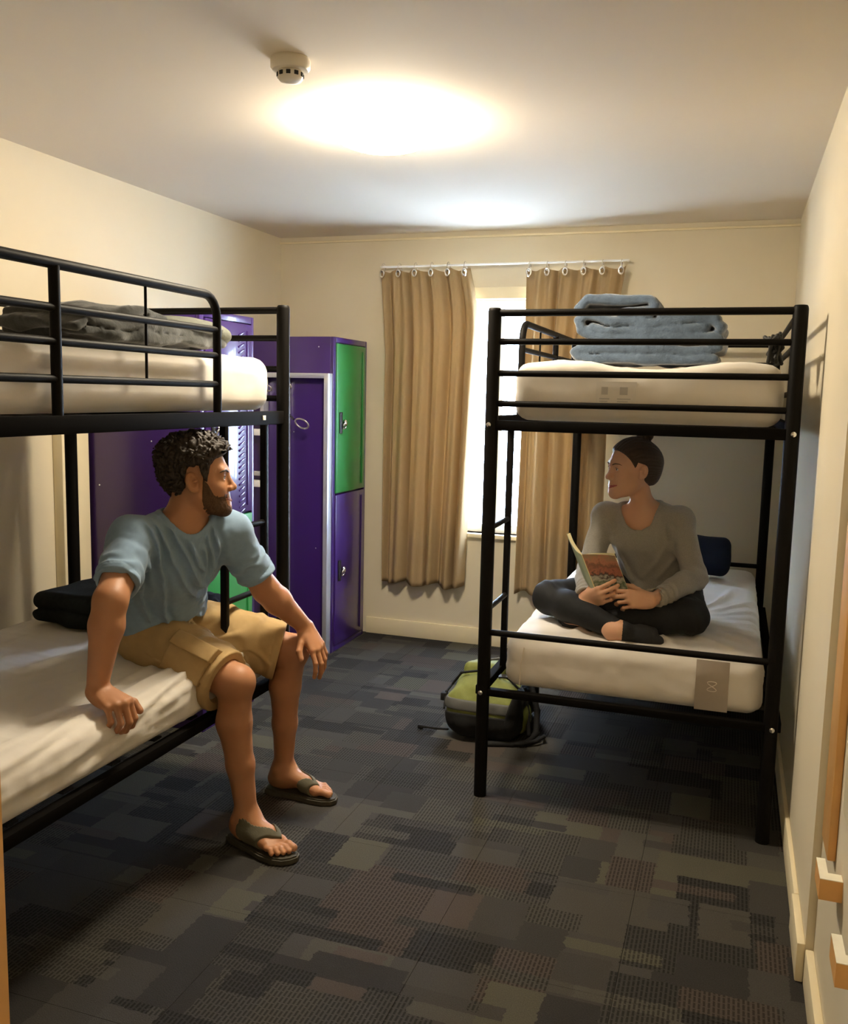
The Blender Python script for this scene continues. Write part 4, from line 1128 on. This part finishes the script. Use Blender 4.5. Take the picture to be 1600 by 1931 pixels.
folded('blanket', 'blue fleece blanket folded in thick layers, on the upper mattress of the right bunk', 'blanket', (-.335, 3.72, 1.606),
    [[(.24, .020), (-.20, .018), (-.262, .026), (-.272, .042), (-.25, .056), (.22, .053), (.262, .066), (.265, .088), (.24, .100), (-.10, .096), (-.20, .100), (-.252, .125), (-.268, .160), (-.24, .178), (-.12, .160), (.02, .152), (.17, .168), (.235, .152), (.26, .125)],
     [(-.245, .175), (-.262, .205), (-.225, .238), (-.10, .232), (.0, .236), (.022, .215), (.01, .19), (-.10, .188)], [(.05, .182), (.20, .186), (.24, .165)], [(-.21, .128), (-.05, .122), (.20, .130)]],
    .36, m_fleece, 0, r=.0185, nz=.010, lo=(-.36, -.28, -.03), hi=(.36, .28, .30))
tb = folded('blanket', 'charcoal blanket in loose folds on the upper mattress of the left bunk', 'blanket', (-1.83, 2.40, 1.606),
    [[(-.30, .020), (.10, .018), (.38, .024), (.42, .042), (.34, .055), (.10, .046), (-.18, .052), (-.27, .055), (-.30, .074), (-.24, .087), (-.05, .082), (.05, .066)],
     [(-.34, .035), (-.31, .05)]], .30, m_dkblk, 1, r=.0165, nz=.016, lo=(-.26, -.52, -.03), hi=(.26, .52, .17))
F = Field(); F.el(V3(0.02, .27, .070), np.eye(3), (.15, .165, .034), .02); F.el(V3(.03, .38, .05), np.eye(3), (.14, .07, .045), .02)
sdf_mesh('turned_lining', [F], lambda P, S: S[0].ev(P)+.012*np.abs(vnoise(P*np.array([.5, 1, 1]), .06))-.004, .004, m_greyg, tb, margin=.02)
# folded dark blanket behind the man
t = thing('blanket', 'dark folded blanket on the left lower mattress, behind the man', 'blanket', (-2.19, 2.74, .626))
F = Field(); F.bx(V3(0, 0, .024), np.eye(3), (.17, .17, .024), .022, .004); F.bx(V3(-.005, .01, .078), np.eye(3), (.165, .165, .034), .032, .004)
sdf_mesh('folded_layers', [F], lambda P, S: S[0].ev(P+np.stack([vnoise(P, .08), vnoise(P+4, .08), .5*vnoise(P+8, .08)], -1)*.014), .005, mat('dark_slate_fleece', (.022, .026, .028), .95, var=.3, vscale=60, bump=.3, bscale=200, spec=.1), t, margin=.03)
t = thing('garment', 'crumpled navy garment lying behind the man, by the bunk end', 'clothing', (-1.80, 2.880, .622))
F = Field(); F.el(V3(0, 0, .035), np.eye(3), (.085, .06, .035), .02); F.el(V3(-.01, .01, .07), np.eye(3), (.05, .045, .032), .02); F.el(V3(.06, -.005, .028), np.eye(3), (.05, .045, .025), .02)
sdf_mesh('crumpled_cloth', [F], lambda P, S: S[0].ev(P)+.012*np.abs(vnoise(P*np.array([1, 1, .6]), .035))-.004, .0035, m_navy, t, margin=.02)
# navy bag at the far end of the right bunk
t = thing('pillow', 'navy pillow standing at the wall end of the right lower mattress', 'pillow', (-.115, 4.62, .616))
F = Field(); F.bx(V3(0, 0, .105), frame(V3(0, 1, .12), V3(0, -.12, 1)), (.128, .055, .100), .045, .01)
sdf_mesh('pillow_cover', [F], lambda P, S: S[0].ev(P+.012*np.stack([vnoise(P, .09), vnoise(P+3, .09), vnoise(P+6, .09)], -1)), .004, m_navy, t, margin=.03)
# tangled straps at the right post
t = thing('strap_bundle', 'tangle of black straps beside the wall-side post on the upper right mattress', 'straps', (.108, 3.30, 1.592))
rr = np.random.RandomState(5)
for k in range(5):
    ps = [V3(-.0+.018*math.sin(k*2.1+i*1.3), .02*k-.03+.03*math.sin(i*1.9+k), .012+.085*abs(math.sin(i*.75+k*.8))) for i in range(9)]
    F = Field().chain([p+rr.randn(3)*.006 for p in ps], [.0062]*9, .004)
    sdf_mesh('strap', [F], lambda P, S: S[0].ev(P), .0035, m_blackmatte, t, margin=.01)

# ================================================================== BACKPACK
m_lime = mat('moss_green_ripstop', (.18, .20, .045), .75, var=.15, vscale=60, bump=.2, bscale=300)
m_bagblk = mat('black_cordura', (.004, .004, .0045), .85, var=.2, bump=.15)
m_baggry = mat('grey_webbing', (.10, .10, .095), .8, var=.1)
bp_ = thing('backpack', 'green and black hiking backpack lying on the carpet beside the right bunk', 'backpack', (-.955, 3.86, 0))
K = Field()
K.bx(V3(0, -.02, .118), np.eye(3), (.165, .235, .108), .085, .03); K.el(V3(-.01, .20, .115), np.eye(3), (.13, .12, .095), .05); K.el(V3(-.02, -.06, .215), np.eye(3), (.125, .15, .055), .04)
def bag_f(P, S): return smax(S[0].ev(P)-.006*vnoise(P, .07)-.003*vnoise(P, .03), .004-P[:, 2], .006)
bo = sdf_mesh('bag_body', [K], bag_f, .005, m_lime, bp_, margin=.03)
def region(nm, m, fr, off, vox=.004): return sdf_mesh(nm, [K], lambda P, S: smax(bag_f(P, S)-off, fr(P), .006), vox, m, bp_, margin=.04)
region('bottom_panel', m_bagblk, lambda P: np.maximum(P[:, 2]-.125-.25*(-P[:, 1]-.25), P[:, 1]+.13), .007)
region('reinforcing_band', m_baggry, lambda P: np.maximum(np.abs(P[:, 2]-.155-.1*(-P[:, 1]-.2))-.024, P[:, 1]+.135), .005)
region('back_panel', m_bagblk, lambda P: np.maximum(.105-P[:, 0]+.25*np.abs(P[:, 2]-.1), P[:, 1]-.2), .008)
PK = Field(); PK.bx(V3(-.03, .03, .245), frame(V3(0, 1, -.22), V3(0, .22, 1)), (.095, .125, .035), .03, .01)
sdf_mesh('front_pocket', [PK], lambda P, S: S[0].ev(P)-.004*vnoise(P, .05), .004, m_lime, bp_, margin=.02)
SPK = Field(); SPK.el(V3(.155, -.10, .085), np.eye(3), (.035, .09, .065), .01)
sdf_mesh('side_pocket', [SPK], lambda P, S: S[0].ev(P)-.003*vnoise(P, .04), .004, m_lime, bp_, margin=.02)
def webbing(pts, w=.011, m=m_bagblk, nm='strap'):
    F = Field().chain([V3(*p) for p in pts], [w*.5]*len(pts), .006)
    return sdf_mesh(nm, [F], lambda P, S: S[0].ev(P), .0035, m, bp_, margin=.01)
webbing([(-.165, -.10, .20), (-.12, -.12, .262), (-.02, -.13, .287), (.09, -.12, .262), (.16, -.10, .19)])
webbing([(-.16, .08, .17), (-.10, .07, .262), (.0, .07, .288), (.10, .08, .25)], m=m_baggry)
webbing([(-.172, -.20, .12), (-.185, -.13, .17), (-.17, -.02, .20), (-.15, .12, .20)])
webbing([(-.15, -.21, .03), (-.21, -.19, .018), (-.26, -.185, .016), (-.285, -.18, .012)])
webbing([(.17, -.02, .22), (.215, -.08, .12), (.225, -.14, .04), (.20, -.19, .012), (.14, -.225, .010), (.04, -.26, .009)], .026)
webbing([(.15, -.05, .20), (.185, -.12, .10), (.20, -.17, .04)], .018)
webbing([(.10, -.235, .010), (.18, -.22, .014), (.235, -.18, .022), (.26, -.14, .030), (.25, -.10, .012)], .016)
webbing([(.02, .30, .12), (.05, .33, .17), (.09, .32, .18), (.10, .28, .14)], .014)
box('buckle', (-.205, -.155, .135), (-.180, -.115, .17), m_bagblk, bp_, bev=.004)
box('toggle', (-.297, -.190, .004), (-.272, -.172, .022), m_bagblk, bp_, bev=.004)
